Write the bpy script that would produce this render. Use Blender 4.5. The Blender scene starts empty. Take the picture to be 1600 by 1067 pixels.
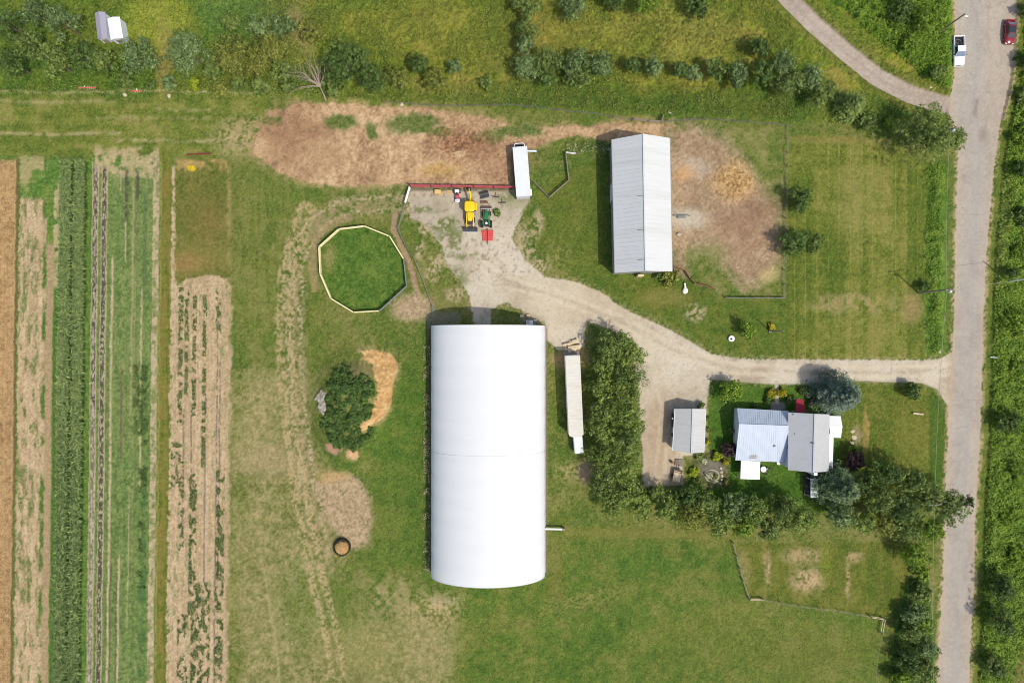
import bpy, math, random
import numpy as np
from mathutils import Vector, Matrix
# ------------------------------------------------------------------ basics
S = 0.12            # metres of ground per photo pixel
CH = 128.0          # height of the drone
C = bpy.context.scene.collection
R = math.radians
rng = np.random.default_rng(7)
random.seed(7)
def W(px, py, h=0.0):
    k = S * (1 - h / CH)
    return ((px - 800) * k, (533.5 - py) * k)
KE = 1.22           # daylight factor used to turn seen colours into albedo
def lin(r, g, b, k=KE):
    v = np.array([r, g, b], float) / 255
    v = np.where(v <= .04045, v / 12.92, ((v + .055) / 1.055) ** 2.4) / k
    return np.minimum(v, .86)
# ------------------------------------------------------------------ numpy noise
_L = rng.random((8, 256, 256)).astype(np.float32)
def vn(x, y, seed=0):
    L = _L[seed % 8]; o = seed * 37
    x = x + o + .37; y = y + o * 1.7 + .71
    xi = np.floor(x).astype(np.int32); yi = np.floor(y).astype(np.int32)
    fx = (x - xi).astype(np.float32); fy = (y - yi).astype(np.float32)
    fx = fx * fx * (3 - 2 * fx); fy = fy * fy * (3 - 2 * fy)
    a = L[xi & 255, yi & 255]; b = L[(xi + 1) & 255, yi & 255]
    c = L[xi & 255, (yi + 1) & 255]; d = L[(xi + 1) & 255, (yi + 1) & 255]
    return (a * (1 - fx) + b * fx) * (1 - fy) + (c * (1 - fx) + d * fx) * fy
def fbm(x, y, sc, o=4, seed=0):
    t = 0; a = .5; s = 0
    for i in range(o):
        t = t + a * vn(x / sc, y / sc, seed + i); s += a; a *= .55; sc *= .5
    return t / s
def ss(a, b, x):
    t = np.clip((x - a) / (b - a), 0, 1); return t * t * (3 - 2 * t)
def sdf(px, py, poly):
    """signed distance to polygon (positive inside)"""
    P = np.array(poly, np.float32); Q = np.roll(P, -1, 0)
    d = np.full(px.shape, 1e9, np.float32); ins = np.zeros(px.shape, bool)
    for (ax, ay), (bx, by) in zip(P, Q):
        ex, ey = bx - ax, by - ay; wx, wy = px - ax, py - ay
        t = np.clip((wx * ex + wy * ey) / (ex * ex + ey * ey + 1e-9), 0, 1)
        d = np.minimum(d, (wx - ex * t) ** 2 + (wy - ey * t) ** 2)
        c = ((ay <= py) != (by <= py))
        with np.errstate(divide='ignore', invalid='ignore'):
            xx = ax + (py - ay) * ex / (ey if abs(ey) > 1e-9 else 1e-9)
        ins ^= c & (px < xx)
    d = np.sqrt(d); return np.where(ins, d, -d)
def pdist(px, py, line):
    d = np.full(px.shape, 1e9, np.float32)
    for (ax, ay), (bx, by) in zip(line[:-1], line[1:]):
        ex, ey = bx - ax, by - ay; wx, wy = px - ax, py - ay
        t = np.clip((wx * ex + wy * ey) / (ex * ex + ey * ey + 1e-9), 0, 1)
        d = np.minimum(d, (wx - ex * t) ** 2 + (wy - ey * t) ** 2)
    return np.sqrt(d)
# ------------------------------------------------------------------ materials
MATS = {}
def newmat(name):
    m = bpy.data.materials.new(name); m.use_nodes = True
    nt = m.node_tree; b = nt.nodes['Principled BSDF']
    return m, nt, b
def mat(name, rgb, rough=.6, metal=0.0, var=.12, sc=3.0, bump=0.0, spec=.4, dirt=None, dirtamt=0.0, stretch=None):
    """weathered procedural paint / wood / metal"""
    if name in MATS: return MATS[name]
    m, nt, b = newmat(name); N = nt.nodes; L = nt.links
    col = lin(*rgb, k=1.0)
    tc = N.new('ShaderNodeTexCoord')
    no = N.new('ShaderNodeTexNoise'); no.inputs['Scale'].default_value = sc; no.inputs['Detail'].default_value = 5
    vec = tc.outputs['Object']
    if stretch:
        mp = N.new('ShaderNodeMapping'); mp.inputs['Scale'].default_value = stretch; L.new(vec, mp.inputs['Vector']); vec = mp.outputs[0]
    L.new(vec, no.inputs['Vector'])
    mr = N.new('ShaderNodeMapRange'); mr.inputs[1].default_value = .3; mr.inputs[2].default_value = .7
    mr.inputs[3].default_value = 1 - var; mr.inputs[4].default_value = 1 + var
    L.new(no.outputs['Fac'], mr.inputs[0])
    mx = N.new('ShaderNodeMix'); mx.data_type = 'RGBA'; mx.blend_type = 'MULTIPLY'; mx.inputs[0].default_value = 1
    mx.inputs[6].default_value = (*col, 1); L.new(mr.outputs[0], mx.inputs[7])
    out = mx.outputs[2]
    if dirt:
        n2 = N.new('ShaderNodeTexNoise'); n2.inputs['Scale'].default_value = sc * .35; n2.inputs['Detail'].default_value = 8
        L.new(vec, n2.inputs['Vector'])
        r2 = N.new('ShaderNodeMapRange'); r2.inputs[1].default_value = .5; r2.inputs[2].default_value = .75; r2.inputs[4].default_value = dirtamt
        L.new(n2.outputs['Fac'], r2.inputs[0])
        m2 = N.new('ShaderNodeMix'); m2.data_type = 'RGBA'; L.new(r2.outputs[0], m2.inputs[0])
        L.new(out, m2.inputs[6]); m2.inputs[7].default_value = (*lin(*dirt, k=1.0), 1); out = m2.outputs[2]
    L.new(out, b.inputs['Base Color'])
    b.inputs['Roughness'].default_value = rough; b.inputs['Metallic'].default_value = metal
    b.inputs['Specular IOR Level'].default_value = spec
    if bump:
        bp = N.new('ShaderNodeBump'); bp.inputs['Strength'].default_value = bump; bp.inputs['Distance'].default_value = .03
        L.new(no.outputs['Fac'], bp.inputs['Height']); L.new(bp.outputs[0], b.inputs['Normal'])
    MATS[name] = m; return m
def leafmat(name, dark, light, trans=.3):
    if name in MATS: return MATS[name]
    m, nt, b = newmat(name); N = nt.nodes; L = nt.links
    at = N.new('ShaderNodeAttribute'); at.attribute_name = 'v'
    mx = N.new('ShaderNodeMix'); mx.data_type = 'RGBA'
    L.new(at.outputs['Fac'], mx.inputs[0])
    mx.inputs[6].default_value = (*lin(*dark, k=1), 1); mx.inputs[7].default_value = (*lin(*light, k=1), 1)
    L.new(mx.outputs[2], b.inputs['Base Color']); b.inputs['Roughness'].default_value = .55
    b.inputs['Specular IOR Level'].default_value = .3
    tr = N.new('ShaderNodeBsdfTranslucent'); L.new(mx.outputs[2], tr.inputs['Color'])
    ms = N.new('ShaderNodeMixShader'); ms.inputs[0].default_value = trans
    L.new(b.outputs[0], ms.inputs[1]); L.new(tr.outputs[0], ms.inputs[2])
    L.new(ms.outputs[0], nt.nodes['Material Output'].inputs['Surface'])
    MATS[name] = m; return m
def groundmat(name, amt=.5, bump=.4, sc1=1.6, sc2=7.0, rough=.9):
    m, nt, b = newmat(name); N = nt.nodes; L = nt.links
    at = N.new('ShaderNodeAttribute'); at.attribute_name = 'col'
    tc = N.new('ShaderNodeTexCoord')
    n1 = N.new('ShaderNodeTexNoise'); n1.inputs['Scale'].default_value = sc1; n1.inputs['Detail'].default_value = 6; n1.inputs['Roughness'].default_value = .7
    n2 = N.new('ShaderNodeTexNoise'); n2.inputs['Scale'].default_value = sc2; n2.inputs['Detail'].default_value = 3
    for n in (n1, n2): L.new(tc.outputs['Object'], n.inputs['Vector'])
    ad = N.new('ShaderNodeMath'); ad.operation = 'ADD'; L.new(n1.outputs['Fac'], ad.inputs[0]); L.new(n2.outputs['Fac'], ad.inputs[1])
    mr = N.new('ShaderNodeMapRange'); mr.inputs[1].default_value = .65; mr.inputs[2].default_value = 1.35
    mr.inputs[3].default_value = 1 - amt; mr.inputs[4].default_value = 1 + amt
    L.new(ad.outputs[0], mr.inputs[0])
    mx = N.new('ShaderNodeMix'); mx.data_type = 'RGBA'; mx.blend_type = 'MULTIPLY'; mx.inputs[0].default_value = 1
    L.new(at.outputs['Color'], mx.inputs[6]); L.new(mr.outputs[0], mx.inputs[7])
    L.new(mx.outputs[2], b.inputs['Base Color']); b.inputs['Roughness'].default_value = rough
    b.inputs['Specular IOR Level'].default_value = .15
    bp = N.new('ShaderNodeBump'); bp.inputs['Strength'].default_value = bump; bp.inputs['Distance'].default_value = .08
    L.new(ad.outputs[0], bp.inputs['Height']); L.new(bp.outputs[0], b.inputs['Normal'])
    return m
# ------------------------------------------------------------------ objects
def tag(o, label=None, cat=None, group=None, kind=None):
    if label: o['label'] = label
    if cat: o['category'] = cat
    if group: o['group'] = group
    if kind: o['kind'] = kind
    return o
def thing(name, label, cat, loc=(0, 0, 0), rz=0, group=None):
    o = bpy.data.objects.new(name, None); o.empty_display_size = .3; C.objects.link(o)
    o.location = loc; o.rotation_euler = (0, 0, rz); return tag(o, label, cat, group)
def copy_tree(o, parent=None):
    c = o.copy(); C.objects.link(c)
    if parent: c.parent = parent
    for ch in list(o.children): copy_tree(ch, c)
    return c
def npmesh(name, V, F, m, parent=None, attrs=None, smooth=False):
    V = np.ascontiguousarray(V, np.float32); F = np.ascontiguousarray(F, np.int32); k = F.shape[1]
    me = bpy.data.meshes.new(name)
    me.vertices.add(len(V)); me.vertices.foreach_set('co', V.ravel())
    me.loops.add(F.size); me.loops.foreach_set('vertex_index', F.ravel())
    me.polygons.add(len(F)); me.polygons.foreach_set('loop_start', np.arange(0, F.size, k, dtype=np.int32))
    me.update(calc_edges=True)
    if smooth: me.polygons.foreach_set('use_smooth', np.ones(len(F), bool))
    for (an, ty, dom, arr) in (attrs or []):
        a = me.attributes.new(an, ty, dom)
        a.data.foreach_set('color' if 'COLOR' in ty else 'value', np.ascontiguousarray(arr, np.float32).ravel())
    me.materials.append(m)
    o = bpy.data.objects.new(name, me); C.objects.link(o)
    if parent: o.parent = parent
    return o
class MB:
    def __init__(s): s.v = []; s.f = []
    def add(s, vs, fs):
        n = len(s.v); s.v += [tuple(p) for p in vs]; s.f += [tuple(i + n for i in f) for f in fs]; return s
    def box(s, c, d, rz=0, tilt=None, taper=1.0):
        M = Matrix.Rotation(rz, 3, 'Z')
        if tilt: M = M @ Matrix.Rotation(tilt[1], 3, tilt[0])
        vs = []
        for z in (-.5, .5):
            k = taper if z > 0 else 1
            for x, y in ((-.5, -.5), (.5, -.5), (.5, .5), (-.5, .5)):
                vs.append(Vector(c) + M @ Vector((x * d[0] * k, y * d[1] * k, z * d[2])))
        return s.add(vs, [(3, 2, 1, 0), (4, 5, 6, 7), (0, 1, 5, 4), (1, 2, 6, 5), (2, 3, 7, 6), (3, 0, 4, 7)])
    def bar(s, p, q, w, h=None):
        """rectangular bar from p to q"""
        h = h or w; p = Vector(p); q = Vector(q); d = (q - p); d.normalize()
        a = d.cross(Vector((0, 0, 1)))
        if a.length < 1e-3: a = Vector((1, 0, 0))
        a.normalize(); b = a.cross(d)
        vs = []
        for e in (p, q):
            for i, j in ((-1, -1), (1, -1), (1, 1), (-1, 1)): vs.append(e + a * (i * w / 2) + b * (j * h / 2))
        return s.add(vs, [(0, 1, 2, 3), (7, 6, 5, 4), (0, 4, 5, 1), (1, 5, 6, 2), (2, 6, 7, 3), (3, 7, 4, 0)])
    def tube(s, pts, r, n=8, cap=True):
        pts = [Vector(p) for p in pts]; rr = r if isinstance(r, (list, tuple)) else [r] * len(pts)
        vs = []; fs = []; a0 = None
        for i, p in enumerate(pts):
            d = pts[min(i + 1, len(pts) - 1)] - pts[max(i - 1, 0)]; d.normalize()
            if a0 is None:
                a0 = d.orthogonal()
            a = a0 - d * a0.dot(d)
            if a.length < 1e-4: a = d.orthogonal()
            a.normalize(); a0 = a; b = d.cross(a)
            for k in range(n):
                t = 2 * math.pi * k / n; vs.append(p + (a * math.cos(t) + b * math.sin(t)) * rr[i])
        for i in range(len(pts) - 1):
            for k in range(n):
                k2 = (k + 1) % n; fs.append((i * n + k, i * n + k2, (i + 1) * n + k2, (i + 1) * n + k))
        if cap: fs.append(tuple(range(n))[::-1]); fs.append(tuple((len(pts) - 1) * n + k for k in range(n)))
        return s.add(vs, fs)
    def lathe(s, c, prof, n=20, axis='Z', sx=1, sy=1):
        """prof: list of (radius, height)"""
        vs = []; fs = []
        for r, z in prof:
            for k in range(n):
                t = 2 * math.pi * k / n; x, y = r * math.cos(t) * sx, r * math.sin(t) * sy
                p = (x, y, z) if axis == 'Z' else ((z, x, y) if axis == 'X' else (x, z, y))
                vs.append(Vector(c) + Vector(p))
        for i in range(len(prof) - 1):
            for k in range(n):
                k2 = (k + 1) % n; fs.append((i * n + k, i * n + k2, (i + 1) * n + k2, (i + 1) * n + k))
        fs.append(tuple(range(n))[::-1]); fs.append(tuple((len(prof) - 1) * n + k for k in range(n)))
        return s.add(vs, fs)
    def prism(s, poly, z0, z1):
        n = len(poly); vs = [(x, y, z0) for x, y in poly] + [(x, y, z1) for x, y in poly]
        fs = [tuple(range(n))[::-1], tuple(range(n, 2 * n))] + [(i, (i + 1) % n, n + (i + 1) % n, n + i) for i in range(n)]
        return s.add(vs, fs)
    def slab(s, quad, t):
        """thick plate from 4 (or more) corner points, thickness t downwards"""
        n = len(quad); vs = [Vector(q) for q in quad] + [Vector(q) - Vector((0, 0, t)) for q in quad]
        fs = [tuple(range(n)), tuple(range(n, 2 * n))[::-1]] + [(i, n + i, n + (i + 1) % n, (i + 1) % n) for i in range(n)]
        return s.add(vs, fs)
    def loft(s, rings):
        n = len(rings[0]); vs = [p for r in rings for p in r]; fs = []
        for i in range(len(rings) - 1):
            for k in range(n):
                k2 = (k + 1) % n; fs.append((i * n + k, i * n + k2, (i + 1) * n + k2, (i + 1) * n + k))
        fs.append(tuple(range(n))[::-1]); fs.append(tuple((len(rings) - 1) * n + k for k in range(n)))
        return s.add(vs, fs)
    def blob(s, c, r, seed=0, n=10, amp=.25):
        rr = random.Random(seed); vs = []; fs = []; m = n // 2
        ph = [rr.uniform(0, 6) for _ in range(6)]
        for i in range(m + 1):
            th = math.pi * i / m
            for k in range(n):
                t = 2 * math.pi * k / n
                q = 1 + amp * (math.sin(2 * t + ph[0]) * math.sin(th) * .6 + math.sin(3 * t + ph[1] + 2 * th) * .4 * math.sin(th) + rr.uniform(-.3, .3) * math.sin(th))
                vs.append((c[0] + r[0] * q * math.sin(th) * math.cos(t), c[1] + r[1] * q * math.sin(th) * math.sin(t), c[2] + r[2] * q * math.cos(th)))
        for i in range(m):
            for k in range(n):
                k2 = (k + 1) % n; fs.append((i * n + k, (i + 1) * n + k, (i + 1) * n + k2, i * n + k2))
        return s.add(vs, fs)
    def build(s, name, m, parent=None, smooth=False, bevel=0):
        me = bpy.data.meshes.new(name); me.from_pydata(s.v, [], s.f); me.update()
        if smooth:
            me.polygons.foreach_set('use_smooth', [True] * len(me.polygons))
            me.set_sharp_from_angle(angle=R(40))
        me.materials.append(m)
        o = bpy.data.objects.new(name, me); C.objects.link(o)
        if parent: o.parent = parent
        if bevel:
            b = o.modifiers.new('bevel', 'BEVEL'); b.width = bevel; b.segments = 2; b.limit_method = 'ANGLE'; b.angle_limit = R(35)
        return o
# ------------------------------------------------------------------ the ground, painted zone by zone
def axis(a, step, far, k=1.32):
    f = list(np.arange(-a, a + step * .5, step)); st = step; x = f[-1]; out = []
    while x < far:
        st = min(st * k, 500); x += st; out.append(x)
    return np.array([-t for t in reversed(out)] + f + out)
XS = axis(100, .18, 5000); YS = axis(69.3, .18, 5000)
GX, GY = np.meshgrid(XS, YS)           # rows = y
GX = GX.astype(np.float32); GY = GY.astype(np.float32)
PX = 800 + GX / S; PY = 533.5 - GY / S
n3 = fbm(PX, PY, 3.2, 2, 1); n8 = fbm(PX, PY, 9, 3, 2); n20 = fbm(PX, PY, 24, 4, 3); n60 = fbm(PX, PY, 70, 4, 4)
n60b = fbm(PX, PY, 80, 4, 5); n20b = fbm(PX, PY, 28, 4, 6); nst = fbm(PX * 3.2, PY * .25, 9, 3, 7)
jx = PX + (n20 - .5) * 10 + (n8 - .5) * 7; jy = PY + (n20b - .5) * 10 + (fbm(PX, PY, 8, 3, 9) - .5) * 7
ex = PX + (n8 - .5) * 5; ey = PY + (fbm(PX, PY, 10, 3, 11) - .5) * 5
COL = np.zeros(PX.shape + (3,), np.float32); H = np.zeros(PX.shape, np.float32)
def mixc(cs, t):
    """piecewise mix of colours by t"""
    cs = [lin(*c).astype(np.float32) for c in cs]; t = np.clip(t, 0, .9999) * (len(cs) - 1)
    i = t.astype(int); f = (t - i)[..., None]; A = np.array(cs)
    return A[i] * (1 - f) + A[np.minimum(i + 1, len(cs) - 1)] * f
def over(m, c):
    global COL
    m = np.clip(m, 0, 1)[..., None]
    if not isinstance(c, np.ndarray): c = lin(*c).astype(np.float32)
    COL = COL * (1 - m) + c * m
def st(n, lo=.3, hi=.7): return np.clip((n - lo) / (hi - lo), 0, 1)
def ell(cx, cy, rx, ry, soft=.5, x=None, y=None, nz=.5):
    x = jx if x is None else x; y = jy if y is None else y
    d = np.sqrt(((x - cx) / rx) ** 2 + ((y - cy) / ry) ** 2) + (n8 - .5) * nz
    return 1 - ss(1 - soft, 1 + soft, d)
def box(x0, x1, y0, y1, s=3, x=None, y=None):
    x = ex if x is None else x; y = ey if y is None else y
    return ss(x0 - s, x0 + s, x) * (1 - ss(x1 - s, x1 + s, x)) * ss(y0 - s, y0 + s, y) * (1 - ss(y1 - s, y1 + s, y))
def pol(poly, s=3, x=None, y=None):
    return ss(-s, s, sdf(jx if x is None else x, jy if y is None else y, poly))
# base pasture
COL = mixc([(74, 100, 42), (92, 114, 50), (106, 118, 56), (124, 124, 66)], st(n60 * .55 + n20 * .3 + n3 * .15, .32, .68))
over(st(n60b, .5, .7) * .6, (82, 112, 46))
over(st(n8, .5, .72) * .4, (130, 126, 76)); over(st(n20b * .5 + n3 * .5, .5, .66) * .3, (136, 128, 82))
# ---- rough meadow along the top
meadow = 1 - ss(-5, 5, PY - (150 + np.clip((PX - 430) / 800, 0, 1) * 40 + (n20 - .5) * 14))
over(meadow, mixc([(64, 100, 36), (90, 116, 40), (118, 130, 46), (138, 138, 54), (142, 132, 64)], st(n60 * .45 + n20b * .35 + nst * .05 + n3 * .2, .33, .68)))
over(meadow * ell(700, 30, 200, 60, .8) * .55, (136, 132, 56))
over(meadow * ell(1000, 60, 130, 40, .8) * .4, (148, 144, 62)); over(meadow * (1 - ss(440, 500, PX)) * .75, mixc([(66, 98, 40), (100, 120, 50)], st(n8 * .5 + n20 * .5)))
over(meadow * ss(.5, .62, n60b) * .6, (84, 112, 42)); over(meadow * ss(.52, .66, n20) * .4, (92, 112, 44)); over(meadow * ell(880, 50, 60, 25, .8) * .3, (158, 142, 68))
over(meadow * ell(1090, 50, 60, 40, .8) * .5, (150, 142, 70))
over(meadow * ss(130, 160, PY) * .7, (74, 104, 42))
over(meadow * ell(430, 40, 60, 60, .7) * .5, (86, 104, 60))
over(meadow * ell(350, 25, 60, 40, .8) * .6, (88, 124, 62))
over(ell(250, 40, 55, 50, .35), mixc([(118, 132, 48), (138, 146, 60)], st(n8)))
over(ell(258, 95, 14, 60, .6) * .6, (150, 132, 74))
over(ell(462, 40, 14, 26, .6) * .6, (150, 128, 88)); over(ell(480, 62, 12, 20, .6) * .5, (150, 128, 88))
H += meadow * (n3 * .3 + n8 * .4) * (1 - ell(250, 40, 60, 60, .3))
# ---- field track under the meadow
trk = box(-900, 420, 155, 245, 8)
over(trk, mixc([(92, 112, 48), (112, 124, 56), (134, 132, 70)], st(n20 * .4 + n8 * .3 + fbm(PX * .15, PY, 7, 3, 12) * .3, .35, .65)))
for yy, xa, xb, st_ in ((210, -900, 190, .75), (222, 185, 335, .7), (174, 240, 330, .4), (186, 150, 330, .35), (160, -900, 200, .5), (146, -400, 420, .5)):
    over(box(xa, xb, yy - 2, yy + 2, 3, ex, PY + (fbm(PX, PY * 0, 60, 3, 13) - .5) * 12) * st_ * st(n8, .2, .6), (178, 160, 120))
over(ell(385, 215, 48, 28, .7) * .75 * st(n3 * .6 + n8 * .4, .35, .55), (180, 156, 118))
# ---- the strip field on the left
sx = PX + (PY - 500) * .0125 + (fbm(PX * 0, PY, 50, 3, 14) - .5) * 3; sxj = sx + (n3 - .5) * 3 + (n8 - .5) * 4
def strip(a, b, y0=-4000, y1=5000, s=1.2, j=None):
    q = sxj if j is None else j
    return ss(a - s, a + s, q) * (1 - ss(b - s, b + s, q)) * ss(y0 - 6, y0 + 6, jy) * (1 - ss(y1 - 6, y1 + 6, jy))
F0 = 246
fld = strip(-4000, 249, F0); over(fld, mixc([(80, 118, 54), (96, 130, 62), (112, 134, 66)], st(n8 * .5 + n3 * .5, .3, .7)))
soil = mixc([(172, 148, 112), (188, 163, 126), (198, 174, 138)], st(nst * .5 + n3 * .5, .3, .7))
wheat = strip(-6000, 24, F0 + 6)
over(wheat, mixc([(150, 120, 82), (182, 152, 108), (202, 172, 126)], st(n3 * .5 + n8 * .2 + nst * .3, .3, .7)))
over(wheat * (np.abs(((sx - 3) % 6.5) - 3.2) < .7) * .4, (140, 104, 66))
over(strip(23, 27, F0, 5000), (108, 96, 58))
soil_a = strip(29, 72, 312) * (1 - .0 * PX); over(soil_a, soil)
over(soil_a * st(n3 * .45 + fbm(PX * 2, PY * .5, 12, 3, 15) * .55, .56, .66) * .8, (104, 122, 66))
over(strip(29, 84, 246, 312) * st(n20, .45, .6) * .7, (176, 156, 112))
over(strip(72, 83, 380) * .85, (176, 146, 114)); over(strip(83, 92, 285, 480) * .7 * st(n8, .3, .5), (196, 176, 134))
over(strip(66, 72, 240) * st(n20, .4, .6), (88, 118, 56))
over(strip(84, 98, 450), mixc([(70, 112, 50), (94, 128, 60)], st(n3)))
over(strip(96, 134, 254), (58, 88, 38))
bed = strip(142, 236, F0 + 14); over(bed, mixc([(92, 116, 62), (112, 132, 74), (126, 138, 84)], st(n3 * .6 + n20 * .4)))
over(strip(146, 246, 232, 275) * .75 * st(n8 * .6 + n20 * .4, .38, .55), (190, 168, 128))
blackfilm = (82, 74, 68); sand = (188, 166, 132)
bb = fbm(PX, PY, 5, 2, 17)
for a, b, y0, y1, c, al in ((142, 143.5, 256, 5000, sand, .9), (150, 152, 256, 5000, sand, .9), (156, 157.5, 262, 5000, sand, .8), (164, 166, 262, 5000, sand, .8),
    (144, 150, 262, 640, blackfilm, 1), (144, 150, 640, 5000, (120, 110, 100), .8), (158, 164, 262, 5000, blackfilm, 1), (173, 176.5, 400, 5000, sand, .95),
    (184.5, 187, 262, 305, sand, .7), (193, 198, 262, 345, blackfilm, .9), (194, 196, 345, 405, sand, .9), (190, 193, 570, 720, (110, 92, 74), .9), (189, 192, 870, 5000, sand, .95), (186.5, 189, 900, 5000, blackfilm, .5),
    (176.5, 178.5, 880, 5000, blackfilm, .8), (205, 208, 262, 640, (164, 150, 108), .7), (210, 215, 268, 315, blackfilm, .9), (210, 213, 315, 420, (120, 122, 88), .8), (210, 211.5, 440, 900, (150, 140, 100), .6),
    (220, 223, 450, 760, (188, 170, 130), .75), (222, 228, 300, 470, (92, 112, 74), .8), (237, 247, 246, 5000, sand, .92), (90, 93, 520, 760, sand, .6), (90, 93, 830, 5000, (110, 108, 96), .85), (204, 206, 760, 980, sand, .5)):
    over(strip(a, b, y0, y1, .7, sx + (n3 - .5) * 1.6) * al * (.55 + .45 * st(bb, .3, .5)), c)
over(strip(222, 234, 560, 5000) * st(n20, .45, .55) * .7, (62, 102, 54))
over(strip(237, 247, 246, 5000) * st(n8, .55, .65) * .7, (104, 122, 64))
over(np.maximum(strip(143.5, 150.5, 262, 5000, .7, sx), strip(157.5, 164.5, 262, 5000, .7, sx)) * st(fbm(PX * 2.5, PY, 4.5, 2, 25), .56, .66) * .75, (186, 172, 146)); over(strip(145.5, 148.5, 262, 5000, .7, sx) * st(fbm(PX, PY, 7, 2, 26), .5, .6) * .6, (190, 176, 160))
# grass lane between the beds
lane = strip(248, 267, F0 - 10); over(lane, mixc([(92, 108, 40), (112, 118, 50), (124, 116, 54)], st(n8 * .4 + nst * .6)))
over(strip(253, 261, F0 + 20, 5000, 3) * st(n20b * .5 + n8 * .5, .35, .6) * .45, (142, 112, 62)); over(strip(249, 250.5, F0) * .6, (176, 160, 100))
over(strip(267, 276, 262, 5000) * st(n8 * .6 + n3 * .4, .3, .5), sand)
# square of short olive crop and the sandy plot under it
over(box(274, 363, 250, 440, 2), mixc([(92, 108, 46), (104, 108, 50), (120, 114, 58)], st(n20 * .5 + n3 * .5, .3, .7)))
over(ell(312, 402, 45, 24, .8) * .5, (140, 124, 66)); over(ell(296, 410, 20, 12, .8) * .45, (164, 124, 80)); over(ell(330, 340, 40, 30, .9) * .3, (134, 104, 62))
over(box(276, 356, 250, 266, 3) * st(n8, .3, .55) * .8, (176, 148, 92)); over(box(355, 362, 262, 438, 2) * st(n8, .3, .55) * .7, (160, 144, 92))
over(ell(301, 260, 6, 6, .3, nz=.2), (206, 178, 40))
plot = ss(-2, 2, sdf(sxj + (n8 - .5) * 8, jy, [(268, 452), (290, 434), (330, 430), (354, 436), (362, 460), (366, 5000), (268, 5000)]))
over(plot, soil)
over(plot * st(n3 * .5 + fbm(PX * 2, PY * .7, 9, 3, 19) * .5, .6, .68) * .75, (104, 122, 72))
for a, y0, y1 in ((340, 470, 5000), (322, 620, 960), (300, 640, 780), (288, 640, 830), (344, 560, 900)):
    over(strip(a, a + 2.2, y0, y1, .6, sx) * .8 * st(bb, .3, .5), (108, 96, 92))
over(plot * (np.abs(((sx) % 7) - 3.5) < .6) * .25, (150, 126, 96))
# ---- pasture west of the white barn
over(box(365, 520, 240, 560, 25, jx, jy) * .5, mixc([(88, 114, 48), (110, 122, 58), (126, 124, 64)], st(nst * .3 + n20 * .7)))
over(ell(440, 290, 45, 55, .6) * .5, (84, 116, 48))
over(box(362, 480, 255, 640, 30, jx, jy) * .4 * st(n8 * .5 + nst * .5, .3, .6), (132, 128, 72)); over(box(366, 500, 560, 1400, 40, jx, jy) * .35 * st(n8, .3, .6), (140, 132, 84))
dry = pol([(366, 620), (400, 570), (450, 600), (490, 700), (520, 800), (540, 870), (500, 930), (520, 1000), (620, 960), (720, 930), (730, 1000), (660, 1400), (366, 1400)], 28)
over(dry * .85, mixc([(114, 116, 62), (140, 134, 84), (162, 148, 102)], st(n60 * .3 + n8 * .4 + n3 * .3, .35, .65)))
over(ell(420, 720, 40, 22, .8) * .6, (172, 152, 112)); over(ell(600, 930, 60, 35, .8) * .6 * st(n8, .35, .6), (170, 150, 106)); over(ell(560, 1010, 60, 40, .8) * .5, (146, 140, 84))
over(ell(470, 945, 35, 60, .8) * .6, (92, 116, 52)); over(ell(540, 930, 40, 30, .8) * .5, (90, 114, 50))
over(ell(690, 950, 45, 20, .9) * .7 * st(n3 * .5 + n8 * .5, .42, .58), (188, 164, 118))
over(ell(760, 935, 60, 14, .9) * .7 * st(n3 * .5 + n8 * .5, .45, .6), (170, 160, 140))
over(ell(830, 940, 40, 12, .9) * .6 * st(n3, .45, .6), (170, 130, 96))
over(pol([(492, 752), (520, 738), (555, 745), (578, 775), (585, 815), (575, 850), (548, 858), (530, 832), (505, 800)], 7) * st(n3 * .5 + n8 * .5, .15, .42) * .9, mixc([(166, 142, 110), (186, 160, 126)], st(n3)))
over(ell(520, 745, 22, 10, .7) * .7, (190, 156, 104))
over(box(585, 662, 560, 900, 18, jx, jy) * .7, mixc([(72, 104, 40), (88, 116, 46), (98, 118, 52)], st(n8 * .5 + n20 * .5)))
# wheel track that swings round the pen
tl = [(640, 322), (600, 318), (545, 322), (505, 340), (478, 372), (462, 415), (456, 480), (460, 560), (468, 650), (478, 740), (492, 800), (505, 860)]
d = pdist(jx, jy, tl); over((1 - ss(8, 26, d)) * st(n8 * .5 + n3 * .5, .34, .64) * .75, (160, 142, 106)); over((1 - ss(1.5, 4, np.abs(d - 10))) * .5 * st(n3, .35, .6), (186, 168, 130)); over((1 - ss(1.5, 4, np.abs(d - 3))) * .4 * st(n3, .35, .6), (140, 122, 88))
d = pdist(ex, ey, [(478, 330), (450, 420), (444, 520), (452, 620), (462, 720), (476, 800), (495, 900), (520, 1000), (530, 1100)])
over((1 - ss(3, 9, np.abs(d - 9))) * st(n3 * .6 + n8 * .4, .38, .58) * .75, (176, 156, 112))
over((1 - ss(1, 3, pdist(ex, ey, [(405, 850), (418, 930), (432, 1010), (440, 1100)]))) * .5, (172, 158, 112))
d = pdist(ex, ey, [(545, 340), (512, 352), (494, 372), (489, 410), (492, 450)]); over((1 - ss(3, 9, d)) * .7, (158, 138, 98))
pen = [(568.7, 353.2), (529.2, 358), (498.2, 385.7), (500, 427.5), (516.7, 466.2), (552.5, 488), (592.5, 485.7), (635, 447), (630.5, 404.5), (608.7, 369.2)]
over(ss(-1, 1, sdf(PX, PY, pen)), mixc([(66, 100, 38), (88, 118, 50), (106, 126, 60)], st(n8 * .5 + n3 * .3 + n20 * .2)))
over(ell(514, 405, 10, 20, .6) * .6, (150, 138, 90))
pth = pdist(ex, ey, [(618, 335), (615, 360), (628, 388), (640, 412), (648, 440), (652, 462), (640, 485)])
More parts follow.
